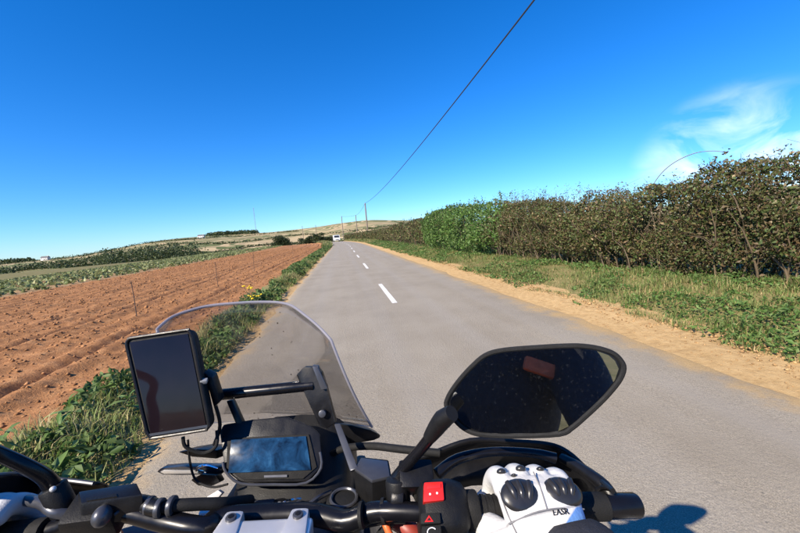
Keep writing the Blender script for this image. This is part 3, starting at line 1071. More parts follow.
# thin stakes in the ploughed soil
M_STAKE = plain('rusty_stake', (0.07, 0.05, 0.04), 0.8, var=0.4, scale=40)
for (px0, py0, px1, py1, yy) in ((137, 319, 131, 281, 8.85), (218, 288, 215, 262, 13.6), (254, 272, 253, 253, 21.0), (293, 256, 292, 240, 34.8)):
    b = W(px0, py0, z=0.0); t = W(px1, py1, y=b[1] - 0.05)
    root = empty('stake', loc=tuple(b))
    d = t - b
    MB().tube([(0, 0, -0.25), d * 0.55 + np.array([0.008, 0, 0]), d], [0.010, 0.009, 0.008], 7).build('shaft', M_STAKE, root)
    MB().tube([d * 0.93, d * 0.93 + np.array([0.0, -0.05, 0.02]), d * 0.96 + np.array([0, -0.05, 0.03])], 0.005, 6).build('wire_hook', M_STAKE, root)
    tag(root, 'thin dark stake leaning in the ploughed soil near the bank', 'stake', 'thin stakes along the field edge')

# ------------------------------------------------------------------ far farmhouses and the white van
M_WHITE = plain('white_render', (0.78, 0.77, 0.73), 0.8, var=0.06, scale=0.8)
M_ROOF = plain('slate_roof', (0.13, 0.12, 0.12), 0.7, var=0.2, scale=2)
M_DARK = plain('dark_glass', (0.02, 0.025, 0.03), 0.1, var=0.1, scale=3)
for (px, rr, w, d, h, lab) in ((203, 1000, 14, 8, 6, 'small white farmhouse below the pale ridge field'), (44, 1000, 12, 8, 5.5, 'small white farmhouse far away beside the crop field horizon')):
    x, y = dirpt(px, rr)
    root = empty('farmhouse', loc=(x, y, float(terrain(x, y)) - 0.3))
    MB().box((0, 0, h / 2), (w, d, h)).build('wall', M_WHITE, root, flat=True)
    MB().prism([(-w / 2 - .4, -d / 2 - .4, h - .1), (-w / 2 - .4, d / 2 + .4, h - .1), (-w / 2 - .4, 0, h + 3)], (w + .8, 0, 0)).build('roof', M_ROOF, root, flat=True)
    MB().box((w * 0.35, 0, h + 2.8), (1.0, 1.0, 2.2)).build('chimney', M_WHITE, root, flat=True)
    for q in (-0.3, 0, 0.3):
        for zz in (1.4, 4.0): MB().box((q * w, -d / 2 - 0.01, zz), (1.1, 0.12, 1.2)).build('window', M_DARK, root, flat=True)
    tag(root, lab, 'house')

vy = 112
vx = 2.1 + float(bend(112))
root = empty('white_van', Matrix.Translation((vx, vy, float(terrain(vx, vy)) + 0.02)) @ Matrix.Rotation(0.09, 4, 'Z'))
M_VAN = plain('white_paint', (0.82, 0.82, 0.82), 0.3, var=0.03, scale=2, coat=0.5)
M_TYRE = plain('tyre_rubber', (0.02, 0.02, 0.02), 0.85, scale=50)
M_LAMP = plain('lamp_glass', (0.8, 0.8, 0.78), 0.12, scale=10, coat=1)
prof = [(-2.3, .35), (-2.35, .75), (-2.2, 1.0), (-1.5, 1.12), (-.75, 1.85), (-.4, 1.95), (2.2, 1.95), (2.35, 1.7), (2.35, .35)]
MB().prism([(-0.92, y_, z_) for y_, z_ in prof], (1.84, 0, 0), 0.06).build('body', M_VAN, root)
MB().prism([(-0.8, -1.44, 1.17), (0.8, -1.44, 1.17), (0.74, -.80, 1.80), (-0.74, -.80, 1.80)], (0, -0.03, 0.03)).build('windscreen', M_DARK, root)
for sx in (-1, 1):
    MB().box((sx * 0.925, -0.5, 1.45), (0.02, 0.9, 0.5), bevel=0.005).build('side_window', M_DARK, root)
    MB().box((sx * 0.68, -2.33, 0.82), (0.36, 0.08, 0.2), bevel=0.02).build('headlight', M_LAMP, root)
    for yy in (-1.45, 1.45):
        wh = MB().cyl((sx * 0.72, yy, 0.33), (sx * 0.94, yy, 0.33), 0.33, 24, 0.04).build('wheel', M_TYRE, root)
        MB().cyl((sx * 0.93, yy, 0.33), (sx * 0.955, yy, 0.33), 0.2, 16, 0.01).build('rim', M_STEEL, wh)
MB().box((0, -2.36, 0.62), (0.9, 0.06, 0.16), bevel=0.02).build('grille', M_DARK, root)
tag(root, 'white van coming along the lane at the far bend', 'van')


# ------------------------------------------------------------------ the motorcycle (own frame: x right, y forward, z up, origin at the bar clamp)
BIKE = Matrix.Translation((-0.135, 0.47, 1.14)) @ Matrix.Rotation(math.radians(-6), 4, 'Z') @ Matrix.Rotation(math.radians(4), 4, 'Y')
_BI = np.array(BIKE.inverted())
_BR, _BT = _BI[:3, :3], _BI[:3, 3]
CL = _BR @ CAMLOC + _BT          # camera position in the bike's frame


def B(px, py, x=None, y=None, z=None):
    """point in the bike's frame on a photo pixel's ray, at known local x, y or z"""
    v = _BR @ (CR @ camray(px, py))
    if z is not None: t = (z - CL[2]) / v[2]
    elif y is not None: t = (y - CL[1]) / v[1]
    else: t = (x - CL[0]) / v[0]
    return CL + v * t


M_PLA = plain('black_plastic', (0.006, 0.006, 0.007), 0.36, scale=90, bump=0.12, dust=0.012, spec=0.35)
M_PLR = plain('rough_black_plastic', (0.006, 0.006, 0.0065), 0.5, scale=120, bump=0.25, dust=0.015, spec=0.3)
M_BAR = plain('black_anodised', (0.006, 0.006, 0.008), 0.28, 0.2, scale=60, spec=0.4)
M_RUB = plain('rubber', (0.009, 0.009, 0.009), 0.7, scale=150, bump=0.4, spec=0.3)
M_SIL = plain('satin_silver', (0.66, 0.65, 0.64), 0.36, 0.6, var=0.04, scale=40)
M_GREY = plain('grey_metal', (0.075, 0.078, 0.09), 0.34, 0.5, scale=40)
M_RED = plain('red_switch', (0.62, 0.02, 0.015), 0.28, var=0.08, scale=50, coat=0.6)
M_ORG = plain('orange_plastic', (0.72, 0.13, 0.03), 0.45, scale=50)
M_REDP = plain('red_frame_paint', (0.22, 0.03, 0.02), 0.4, scale=30)
M_WHT = plain('white_plastic', (0.75, 0.75, 0.76), 0.4, var=0.05, scale=40)
M_CHR = plain('chrome', (0.75, 0.75, 0.77), 0.08, 1.0, var=0.03, scale=30)

moto = empty('motorcycle', BIKE)
tag(moto, 'black adventure motorcycle with clear windscreen seen from the saddle', 'motorcycle')


def part(m, name, mat, parent=None, ang=38, label=None, flat=False):
    o = m.build(name, mat, parent or moto, ang, flat)
    if label: o['label'] = label
    return o


# --- handlebar
rb = [(-0.055, 0, 0), (0.055, 0, 0)]
right = [(0.055, 0, 0), B(345, 521, z=0.004), B(372, 512, z=0.016), B(398, 511, z=0.024), B(440, 512, z=0.026), B(520, 509, z=0.024), B(600, 507, z=0.02)]
left = [(-0.055, 0, 0), B(205, 528, z=0.006), B(165, 521, z=0.012), B(125, 512, z=0.024), B(85, 511, z=0.022), B(50, 530, z=0.0), B(-60, 545, z=-0.02)]
barpts = left[::-1] + right
part(MB().tube(barpts, [0.011] * 4 + [0.0125, 0.013, 0.014] + [0.014, 0.013, 0.0125] + [0.011] * 4, 16, 4), 'handlebar', M_BAR)

# --- clamp with two raised ears and socket bolts
c0 = (B(231, 519, z=0.028) + B(298, 516, z=0.028)) / 2
eL, eR = B(231, 519, z=0.024), B(298, 516, z=0.024)
cl = MB().box((c0[0], c0[1] - 0.012, 0.004), (0.115, 0.040, 0.034), bevel=0.006, seg=3)
for e in (eL, eR):
    cl.prism([(e[0] - 0.012, e[1] + 0.016, 0.0), (e[0] + 0.012, e[1] + 0.016, 0.0), (e[0] + 0.017, e[1] - 0.034, 0.0), (e[0] - 0.017, e[1] - 0.034, 0.0)], (0, 0, 0.0245), 0.005, 2, 0.93)
clamp = part(cl, 'bar_clamp', M_SIL)
for e in (eL, eR):
    bo = part(MB().cyl((e[0], e[1], 0.018), (e[0], e[1], 0.0275), 0.0065, 16, 0.001), 'bolt', M_GREY, clamp)
    part(MB().cyl((e[0], e[1], 0.0265), (e[0], e[1], 0.0282), 0.0035, 6), 'socket', M_PLA, bo)

# --- yoke, fork caps, key switch
part(MB().prism([(-0.13, 0.03, -0.07), (-0.06, 0.075, -0.07), (0.06, 0.075, -0.07), (0.13, 0.03, -0.07), (0.11, -0.03, -0.07), (-0.11, -0.03, -0.07)], (0, 0, 0.03), 0.006), 'top_yoke', M_GREY)
for sx in (-1, 1):
    f_ = part(MB().cyl((sx * 0.105, 0.02, -0.10), (sx * 0.105, 0.33, -0.72), 0.024, 20), 'fork_tube', M_GREY)
    part(MB().cyl((sx * 0.105, 0.022, -0.075), (sx * 0.105, 0.016, -0.025), 0.022, 20, 0.004), 'fork_cap', M_BAR, f_)
    part(MB().cyl((sx * 0.105, 0.30, -0.66), (sx * 0.105, 0.40, -0.86), 0.03, 20, 0.005), 'fork_lower', M_PLA, f_)
ks = part(MB().cyl((0.0, 0.06, -0.07), (0.0, 0.058, -0.035), 0.02, 24, 0.003), 'ignition_switch', M_PLA)
part(MB().box((0, 0.058, -0.034), (0.005, 0.016, 0.005), bevel=0.001), 'key_slot', M_SIL, ks)
rc_ = B(344, 500, z=-0.02)
cap = part(MB().cyl((rc_[0], rc_[1], -0.06), (rc_[0], rc_[1], -0.018), 0.026, 28, 0.004), 'steering_cap', M_RUB)
part(MB().tube([(rc_[0] + 0.019 * math.cos(a), rc_[1] + 0.019 * math.sin(a), -0.016) for a in np.linspace(0, 2 * math.pi, 25)], 0.0025, 6, cap=False), 'ring', M_GREY, cap)
w1 = B(337, 512, z=-0.012)
part(MB().prism([B(331, 516, z=-0.012), B(338, 507, z=-0.012), B(349, 509, z=-0.012), B(343, 517, z=-0.012)], (0, 0, -0.02), 0.002), 'cable_guide', M_WHT)
part(MB().tube([B(275, 512, z=-0.01), B(262, 518, z=-0.01), B(250, 521, z=-0.015)], [0.005, 0.007, 0.004], 10, 3), 'wiring_plug', M_ORG)
part(MB().tube([B(300, 500, z=-0.03), B(285, 503, z=-0.02), B(276, 511, z=-0.02)], 0.004, 8, 3), 'key_ring', M_CHR)

# --- dash nacelle and display
def BY(lst, y): return [B(px, py, y=y) for px, py in lst]


dn = unit(np.array([0, -0.80, 0.60]))   # the dash faces back and up


def onplane(px, py, p0, n):
    v = _BR @ (CR @ camray(px, py)); t = np.dot(np.asarray(p0) - CL, n) / np.dot(v, n); return CL + v * t


d0 = B(272, 455, y=0.12)
hous = [onplane(px, py, d0, dn) for px, py in ((219, 432), (223, 424), (252, 419), (286, 416), (312, 426), (320, 433), (323, 466), (307, 482), (240, 483), (224, 470), (221, 445))]
disp = part(MB().prism(hous, -dn * 0.05, 0.004, 2, 0.9), 'instrument_display', M_PLA)
frame = [onplane(px, py, d0 + dn * 0.003, dn) for px, py in ((227, 438), (309, 434), (317, 467), (303, 479), (243, 480), (226, 468))]
part(MB().prism(frame, -dn * 0.006, 0.002), 'bezel', M_RUB, disp)
t = NT('display_painted_glare')
cb = t.ramp(t.noise(28, 5, 0.65, dist=0.6), [(0.38, (0.004, 0.013, 0.034)), (0.58, (0.012, 0.05, 0.12)), (0.78, (0.04, 0.13, 0.25))])  # blue sky glare on the dark screen, painted into its base colour
t.set(col=cb, rough=t.rng(t.noise(70, 4), 0.3, 0.7, 0.1, 0.25), spec=0.07)
M_SCR = t.m
scr = [onplane(px, py, d0 + dn * 0.0055, dn) for px, py in ((231, 439.5), (306, 436), (311, 470), (228, 473))]
part(MB().prism(scr, -dn * 0.004, 0.001), 'screen', M_SCR, disp)
part(MB().prism([onplane(px, py, d0 + dn * 0.006, dn) for px, py in ((264, 475.3), (287, 474.6), (287, 477), (264, 477.6))], -dn * 0.003), 'maker_strip', M_GREY, disp)
# silver-grey lip along the lower edge of the dash
lip = [onplane(px, py, d0 + dn * 0.004, dn) for px, py in ((223, 462), (226, 472), (241, 483.5), (274, 484.5), (306, 483), (321, 468), (320, 452))]
part(MB().tube(lip, 0.0022, 8, 3), 'trim_edge', M_GREY, disp)

# nacelle body below and behind the dash
nb = MB()
secs = []
for (yy, x0, x1, z0, z1) in ((0.055, -0.075, 0.085, -0.15, -0.085), (0.10, -0.085, 0.105, -0.18, -0.055), (0.15, -0.088, 0.115, -0.22, -0.01), (0.22, -0.09, 0.12, -0.27, 0.025), (0.32, -0.07, 0.10, -0.28, -0.03), (0.40, -0.03, 0.05, -0.24, -0.10)):
    cx_, cz_ = (x0 + x1) / 2 - 0.012, (z0 + z1) / 2; hx, hz = (x1 - x0) / 2, (z1 - z0) / 2
    ring = []
    for k in range(24):
        a = 2 * math.pi * k / 24; ca, sa = math.cos(a), math.sin(a)
        ring.append((cx_ + hx * math.copysign(abs(ca) ** 0.55, ca), yy, cz_ + hz * math.copysign(abs(sa) ** 0.55, sa)))
    secs.append(ring)
V = [p for r in secs for p in r]; F = []
for i in range(len(secs) - 1):
    for k in range(24): F.append((i * 24 + k, i * 24 + (k + 1) % 24, (i + 1) * 24 + (k + 1) % 24, (i + 1) * 24 + k))
F.append(tuple(range(24))); F.append(tuple((len(secs) - 1) * 24 + k for k in range(24)))
nb.add(V, F)
nac = part(nb, 'nacelle', M_PLR)
# headlamp on its front
for sx in (-1, 1):
    part(MB().ell((sx * 0.035 + 0.0, 0.385, -0.16), (0.03, 0.02, 0.025)), 'headlight', M_LAMP)

# --- screen bracket
Yb = 0.135
br = MB().prism([B(px, py, y=Yb + dy) for px, py, dy in ((296, 375, 0.03), (304, 367, 0.03), (317, 367, 0.03), (322, 373, 0.025), (327, 390, 0.02), (336, 423, 0.0), (327, 429, 0.0), (319, 426, 0.0), (308, 400, 0.02))], (0.0, 0.018, -0.004), 0.003)
brk = part(br, 'screen_bracket', M_PLA)
part(MB().prism([B(312, 366.5, y=Yb + 0.026), B(318, 367, y=Yb + 0.026), B(328, 389, y=Yb + 0.016), B(321, 390, y=Yb + 0.016)], (0, 0.012, 0.0), 0.002), 'cheek', M_GREY, brk)
bp = B(322, 414, y=Yb - 0.002)
part(MB().cyl(bp, bp + np.array([0, 0.01, -0.003]), 0.0062, 16, 0.001), 'bolt', M_GREY, brk)
part(MB().prism([B(334, 424, y=Yb - 0.01), B(340, 423, y=Yb - 0.01), B(358, 468, y=0.05), B(350, 471, y=0.05)], (0.0, 0.008, -0.008), 0.002), 'bracket_arm', M_GREY, brk)
part(MB().prism([B(226, 401, y=Yb + 0.03), B(232, 400, y=Yb + 0.03), B(243, 424, y=Yb + 0.015), B(236, 425, y=Yb + 0.015)], (0.0, 0.014, -0.004), 0.002), 'bracket_arm', M_PLA, brk)
part(MB().tube([B(214, 396, y=Yb + 0.03), B(222, 394.5, y=Yb + 0.03), B(300, 386.5, y=Yb + 0.03), B(314, 385, y=Yb + 0.03)], [0.007, 0.0095, 0.0095, 0.0105], 16), 'cross_bar', M_BAR, brk)

# --- windscreen: clear smoked sheet with a thicker polished rim
t = NT('clear_screen')
n_ = t.noise(45, 5, 0.7)
tr = t.n.new('ShaderNodeBsdfTransparent')
spk = t.rng(t.voro(62, 'F1'), 0.05, 0.13, 1.0, 0.0)
spm = t.math('MULTIPLY', spk, t.rng(t.noise(14, 3), 0.52, 0.58))
tint = t.mix(spm, (0.84, 0.83, 0.825), (0.12, 0.10, 0.09))
t.l.new(tint, tr.inputs['Color'])
gl = t.n.new('ShaderNodeBsdfGlossy'); gl.inputs['Roughness'].default_value = 0.06
df = t.n.new('ShaderNodeBsdfDiffuse'); df.inputs['Color'].default_value = (0.55, 0.53, 0.50, 1)
fr = t.n.new('ShaderNodeFresnel'); fr.inputs['IOR'].default_value = 1.45
mx1 = t.n.new('ShaderNodeMixShader'); t.l.new(t.rng(n_, 0.4, 0.85, 0.004, 0.06), mx1.inputs[0])
t.l.new(tr.outputs[0], mx1.inputs[1]); t.l.new(df.outputs[0], mx1.inputs[2])
mx2 = t.n.new('ShaderNodeMixShader'); t.l.new(t.math('MULTIPLY', fr.outputs[0], 0.6), mx2.inputs[0])
t.l.new(mx1.outputs[0], mx2.inputs[1]); t.l.new(gl.outputs[0], mx2.inputs[2])
t.l.new(mx2.outputs[0], t.out.inputs['Surface'])
M_CLEAR = t.m
t = NT('screen_rim')
t.set(col=(0.30, 0.29, 0.33), rough=0.15, spec=0.6)
tr = t.n.new('ShaderNodeBsdfTransparent'); ms = t.n.new('ShaderNodeMixShader'); ms.inputs[0].default_value = 0.35
t.l.new(t.b.outputs[0], ms.inputs[1]); t.l.new(tr.outputs[0], ms.inputs[2]); t.l.new(ms.outputs[0], t.out.inputs['Surface'])
M_RIM = t.m
toppx = [(157, 329, 0.155), (172, 317, 0.185), (193, 309.5, 0.21), (215, 305, 0.225), (257, 302, 0.235), (287, 304, 0.23), (306, 316, 0.215), (320, 328, 0.20), (331, 340, 0.185)]
botpx = [(196, 424, 0.195), (206, 424, 0.225), (218, 423, 0.25), (231, 422, 0.265), (262, 421, 0.275), (292, 421, 0.27), (320, 422, 0.255), (345, 424, 0.235), (372, 427, 0.21)]
tp = [B(a, b, y=c) for a, b, c in toppx]; bt = [B(a, b, y=c) for a, b, c in botpx]


def cr_resample(P, n):
    P = [np.asarray(p) for p in P]; out = []
    for k in range(n):
        u = k / (n - 1) * (len(P) - 1); i = min(int(u), len(P) - 2); t_ = u - i
        p0, p1, p2, p3 = P[max(0, i - 1)], P[i], P[i + 1], P[min(len(P) - 1, i + 2)]
        out.append(0.5 * ((2 * p1) + (-p0 + p2) * t_ + (2 * p0 - 5 * p1 + 4 * p2 - p3) * t_ * t_ + (-p0 + 3 * p1 - 3 * p2 + p3) * t_ ** 3))
    return np.array(out)


NU, NV = 41, 14
tpR, btR = cr_resample(tp, NU), cr_resample(bt, NU)
G = []
for j in range(NV):
    v = j / (NV - 1)
    row = btR * (1 - v) + tpR * v
    row[:, 1] -= 0.018 * math.sin(math.pi * v)      # gentle curve
    G.append(row)
G = np.array(G)
i = np.arange((NV - 1) * (NU - 1)); r_ = i // (NU - 1); q_ = i % (NU - 1); a = r_ * NU + q_
Fw = np.stack([a, a + 1, a + NU + 1, a + NU], -1)
ws = link('windscreen', mesh_np('windscreen', G.reshape(-1, 3), Fw, None, True), M_CLEAR, moto)
ws['label'] = 'clear scratched windscreen with insect specks'
sol = ws.modifiers.new('thickness', 'SOLIDIFY'); sol.thickness = 0.0035
edge = [G[j, 0] for j in range(NV)] + [p for p in G[-1, 1:-1]] + [G[j, -1] for j in range(NV - 1, -1, -1)]
part(MB().tube(edge, 0.0026, 8), 'rim', M_RIM, ws)

# --- fairing wings beside the screen, indicators
part(MB().prism(BY([(333, 423), (352, 425), (371, 430), (381, 435), (380, 438), (374, 440.5), (354, 444), (340, 446)], 0.20), (-0.01, 0.05, -0.02), 0.004), 'fairing_wing', M_PLA)
part(MB().prism(BY([(177, 452), (196, 449), (217, 450), (217, 459), (192, 457)], 0.20), (0.01, 0.05, -0.02), 0.003), 'fairing_wing', M_PLA)
iL = MB().prism([B(px, py, y=0.14) for px, py in ((156, 472), (161, 468), (180, 466.5), (222, 466.5), (222, 474.5), (180, 475.5), (163, 475))], (0, 0.02, -0.006), 0.003)
indl = part(iL, 'indicator', M_GREY)
part(MB().prism([B(px, py, y=0.138) for px, py in ((160, 472), (163, 470.5), (200, 470.5), (200, 473.5), (164, 474))], (0, 0.004, -0.001), 0.001), 'lens', M_SIL, indl)
iR = MB().prism([(0.20, 0.20, -0.10), (0.20, 0.20, -0.06), (0.275, 0.17, -0.062), (0.285, 0.165, -0.08), (0.275, 0.17, -0.098)], (0, 0.025, 0), 0.004)
part(MB().prism([B(px, py, y=0.12) for px, py in ((190, 480), (201, 474), (216, 475), (220, 482), (212, 486), (198, 486))], (0, 0.02, -0.01), 0.003), 'bracket_ear', M_PLA)
part(MB().tube([B(218, 468, y=0.13), B(205, 465, y=0.13), B(196, 470, y=0.13), B(207, 473, y=0.13)], 0.0025, 8, 3), 'bracket_wire', M_CHR)
part(MB().box(B(208, 514, y=0.08), (0.02, 0.02, 0.02), bevel=0.003), 'connector', M_WHT)
part(MB().prism([B(px, py, y=0.10) for px, py in ((205, 498), (218, 490), (222, 493), (216, 500), (206, 501))], (0, 0.01, -0.006), 0.001), 'connector', M_WHT)

# --- reservoir lid left of the mirror stem, hoses
rs = MB().prism([B(353, 468, z=0.025), B(360, 456, z=0.025), B(389, 459, z=0.025), B(392, 477, z=0.025), B(372, 482, z=0.025)], (0.0, 0.002, -0.045), 0.004, 2, 0.9)
res = part(rs, 'fluid_reservoir', M_PLR)
part(MB().prism([B(354.5, 468, z=0.0275), B(361, 457.5, z=0.0275), B(387.5, 460.5, z=0.0275), B(390, 476, z=0.0275), B(372, 480, z=0.0275)], (0, 0, -0.005), 0.0015), 'lid', M_GREY, res)
part(MB().tube([B(330, 455, z=-0.02), B(345, 448, z=0.0), B(372, 446, z=0.02), B(400, 449, z=0.03), B(440, 453, z=0.03)], 0.006, 10, 4), 'hose', M_RUB)
part(MB().tube([B(402, 500, z=0.0), B(392, 520, z=0.0), B(380, 535, z=-0.02)], 0.006, 10, 4), 'hose', M_RUB)
part(MB().tube([B(381, 514, z=0.0), B(385, 523, z=0.0), B(390, 535, z=-0.01)], 0.0045, 10, 4), 'cable_sleeve', M_ORG)
part(MB().tube([B(395, 520, z=-0.02), B(410, 530, z=-0.02), B(425, 545, z=-0.04)], 0.012, 10, 4), 'throttle_cable', M_REDP)

# --- right mirror
mp0 = B(535, 392, y=-0.055)
TGT = np.array(_BR @ np.array([-0.105, -0.27, 1.205]) + _BT)
mn = unit(unit(CL - mp0) + unit(TGT - mp0))
outl = [(445, 402), (449, 393), (459, 379), (472, 365), (485, 354.5), (503, 349.5), (540, 346.5), (572.5, 345), (590, 346), (603, 348.5), (614, 352.5), (621, 358.5), (625, 367), (621, 379), (610.5, 392.5), (599.5, 404), (586, 416.5), (572.5, 428), (559, 434.5), (515, 436.5), (493, 436), (475, 434), (462, 428), (452, 418), (446, 409)]
mo = [onplane(a, b, mp0, mn) for a, b in outl]
mc = sum(mo) / len(mo)
mir = part(MB().prism(mo, -mn * 0.022, 0.0035, 3, 0.86), 'mirror', M_PLA)
t = NT('mirror_glass')
dirt = t.rng(t.noise(120, 5, 0.75), 0.50, 0.72, 0, 0.10)
t.set(col=t.mix(dirt, (0.50, 0.52, 0.54), (0.30, 0.29, 0.27)), metal=t.rng(t.noise(240, 4, 0.75), 0.58, 0.72, 0.997, 0.972), rough=t.rng(t.noise(160, 3, 0.7), 0.50, 0.8, 0.015, 0.06))
M_MIRG = t.m
mg = [mc + (p - mc) * 0.935 + mn * 0.0008 for p in mo]
part(MB().prism(mg, -mn * 0.003), 'mirror_glass', M_MIRG, mir, flat=True)
mrim = [mc + (p - mc) * 0.985 + mn * 0.0004 for p in mo]
part(MB().tube(cr_resample(mrim + [mrim[0]], 90), 0.0030, 8), 'frame', M_RUB, mir)
bk = mc - mn * 0.02
part(MB().prism([mc + (p - mc) * 0.84 - mn * 0.0215 for p in mo], -mn * 0.022, 0.004, 3, 0.55), 'back_shell', M_PLA, mir)
sb = B(400, 478, z=0.045); st_ = B(437, 424, y=-0.035)
part(MB().tube([B(396, 479, z=0.045), B(404, 468, z=0.062), B(420, 450, y=-0.02), B(432, 435, y=-0.03)], [0.0085, 0.0075, 0.007, 0.0075], 14, 3), 'mirror_stem', M_BAR)
part(MB().tube([B(429, 438, y=-0.03), B(436, 428, y=-0.035), B(443, 419, y=-0.042), B(452, 413, y=-0.052)], [0.008, 0.0105, 0.0115, 0.009], 16, 3), 'stem_joint', M_PLR)
mb_ = part(MB().cyl(B(399, 505, z=0.02), B(397, 478, z=0.052), 0.0155, 20, 0.003), 'mirror_post', M_PLR)
part(MB().ell(B(404, 479, z=0.055), (0.003, 0.003, 0.003)), 'rivet', M_SIL, mb_)
part(MB().cyl(B(392, 497, z=0.03), B(405, 498, z=0.03), 0.017, 20, 0.003), 'post_collar', M_PLA, mb_)

# --- right switch block
GA, GB = B(418, 512, z=0.026), B(638, 505, z=0.018)
gx = unit(GB - GA); gz = unit(np.array([0, -0.55, 0.83]) - gx * np.dot(gx, np.array([0, -0.55, 0.83]))); gy = np.cross(gz, gx)
GM = Matrix([list(v) + [0] for v in np.array([gx, gy, gz]).T] + [[0, 0, 0, 1]])


def GP(u, v, w):   # along the grip, forward, outward (towards the rider's eye)
    return GA + gx * u + gy * v + gz * w


def GT(u, v, w): return Matrix.Translation(Vector(GP(u, v, w))) @ GM


sw = MB()
sec = [(0.0, 0.022), (0.006, 0.030), (0.022, 0.033), (0.040, 0.033), (0.054, 0.029), (0.060, 0.022)]
V, F = [], []
for u, r in sec:
    for k in range(20):
        a = 2 * math.pi * k / 20; ca, sa = math.cos(a), math.sin(a)
        V.append(GP(u, r * 0.98 * math.copysign(abs(ca) ** 0.6, ca), r * math.copysign(abs(sa) ** 0.6, sa)))
for i in range(len(sec) - 1):
    for k in range(20): F.append((i * 20 + k, i * 20 + (k + 1) % 20, (i + 1) * 20 + (k + 1) % 20, (i + 1) * 20 + k))
F += [tuple(range(20))[::-1], tuple((len(sec) - 1) * 20 + k for k in range(20))]
swb = part(sw.add(V, F), 'switch_block', M_PLR)


def onsw(px, py, w): return onplane(px, py, GP(0.03, 0, w), gz)


kill = part(MB().prism([onsw(424, 482, 0.037), onsw(443, 481, 0.037), onsw(444.5, 500, 0.037), onsw(423.5, 502, 0.037)], -gz * 0.012, 0.002), 'kill_switch', M_RED, swb)
kill['label'] = 'red engine stop switch'
part(MB().prism([onsw(427, 484, 0.038), onsw(441, 483, 0.038), onsw(441, 488, 0.038), onsw(427, 489, 0.038)], -gz * 0.004, 0.001), 'raised_ridge', M_RED, kill)  # raised bar in the same red as the switch
for (a, b) in ((430, 494), (437, 493)):
    part(MB().cyl(onsw(a, b, 0.0378), onsw(a, b, 0.0368), 0.0012, 10), 'symbol', M_WHT, kill)
hz = part(MB().prism([onsw(421, 513, 0.036), onsw(440, 512, 0.036), onsw(441, 523, 0.036), onsw(421, 524, 0.036)], -gz * 0.008, 0.0015), 'hazard_button', M_RUB, swb)
tri = [onsw(429, 515, 0.0368), onsw(433.5, 521.5, 0.0368), onsw(424.5, 522, 0.0368)]
part(MB().prism(tri, -gz * 0.001), 'hazard_triangle', M_RED, hz, flat=True)
tc = sum(tri) / 3
part(MB().prism([tc + (p - tc) * 0.42 + gz * 0.0006 for p in tri], -gz * 0.001), 'triangle_centre', M_RUB, hz, flat=True)
stt = part(MB().prism([onsw(422, 526, 0.036), onsw(441, 525, 0.036), onsw(442, 538, 0.036), onsw(422, 539, 0.036)], -gz * 0.008, 0.0015), 'start_button', M_RUB, swb)
part(MB().tube([onsw(432 + 4.5 * math.cos(a), 532 + 4.5 * math.sin(a), 0.0366) for a in np.linspace(0.4, 5.6, 14)], 0.0006, 6), 'start_symbol', M_WHT, stt)
part(MB().cyl(GP(0.058, 0, 0), GP(0.075, 0, 0), 0.023, 20, 0.003), 'throttle_collar', M_RUB)
gl_ = float(np.dot(GB - GA, gx))
gr = MB().cyl(GP(0.07, 0, 0), GP(gl_ - 0.045, 0, 0), 0.0165, 20)
for k in range(14): gr.cyl(GP(0.08 + k * 0.009, 0, 0), GP(0.084 + k * 0.009, 0, 0), 0.0175, 20)
part(gr, 'grip', M_RUB)
part(MB().cyl(GP(gl_ - 0.062, 0, 0), GP(gl_, 0, 0), 0.0148, 24, 0.004), 'bar_end_weight', M_BAR)

# brake lever
part(MB().tube([GP(0.03, 0.045, -0.004), GP(0.06, 0.062, 0.0), GP(0.11, 0.07, 0.002), GP(0.17, 0.068, 0.0), GP(0.20, 0.06, 0.0)], [0.008, 0.007, 0.006, 0.006, 0.0075], 12, 4), 'brake_lever', M_BAR)
part(MB().box(GP(0.0, 0.04, 0.0), (0.045, 0.035, 0.03), rot=GM, bevel=0.005), 'lever_perch', M_PLA)


# --- hand guards: curved shells open towards the rider
def guard(up, lo, thick, name='hand_guard'):
    n = 28
    U, Lw = cr_resample(up, n), cr_resample(lo, n)
    rows = []
    for j in range(7):
        v = j / 6; rw = U * (1 - v) + Lw * v
        rw[:, 1] += 0.02 * math.sin(math.pi * v)
        rows.append(rw)
    V = np.array(rows).reshape(-1, 3)
    i = np.arange(6 * (n - 1)); r_ = i // (n - 1); q_ = i % (n - 1); a = r_ * n + q_
    me = mesh_np(name, V, np.stack([a, a + 1, a + n + 1, a + n], -1), None, True)
    o = link(name, me, M_PLA, moto)
    s_ = o.modifiers.new('thickness', 'SOLIDIFY'); s_.thickness = thick; s_.offset = 0
    return o


upx = [(404, 463, 0.075), (432, 453, 0.08), (470, 440, 0.085), (510, 441, 0.085), (548, 444, 0.075), (568, 452, 0.055), (588, 470, 0.015), (613, 491, -0.045)]
gup = [B(a, b, y=c) for a, b, c in upx]
glo = [p + np.array([-0.002, -0.004, -0.075]) for p in gup]
glo[-1] = gup[-1] + np.array([-0.012, 0.0, -0.03]); glo[0] = gup[0] + np.array([0, 0, -0.035])
hgR = guard(gup, glo, 0.004)
part(MB().tube([p + np.array([0, 0, 0.0]) for p in gup], 0.0035, 8, 4), 'guard_rim', M_PLA, hgR)
part(MB().tube([GP(gl_ - 0.03, 0, 0), B(604, 486, y=-0.02), B(580, 468, y=0.02), B(562, 458, y=0.05)], [0.009, 0.009, 0.008, 0.007], 12, 4), 'guard_strut', M_PLA, hgR)
mir_x = np.array([-1, 1, 1])
gupL, gloL = [B(a, b, y=c) for a, b, c in ((94, 483.5, 0.06), (75, 481, 0.065), (56, 479, 0.065), (38, 477, 0.06), (20, 474, 0.055), (0, 475, 0.03), (-40, 480, -0.01), (-90, 492, -0.06))], None
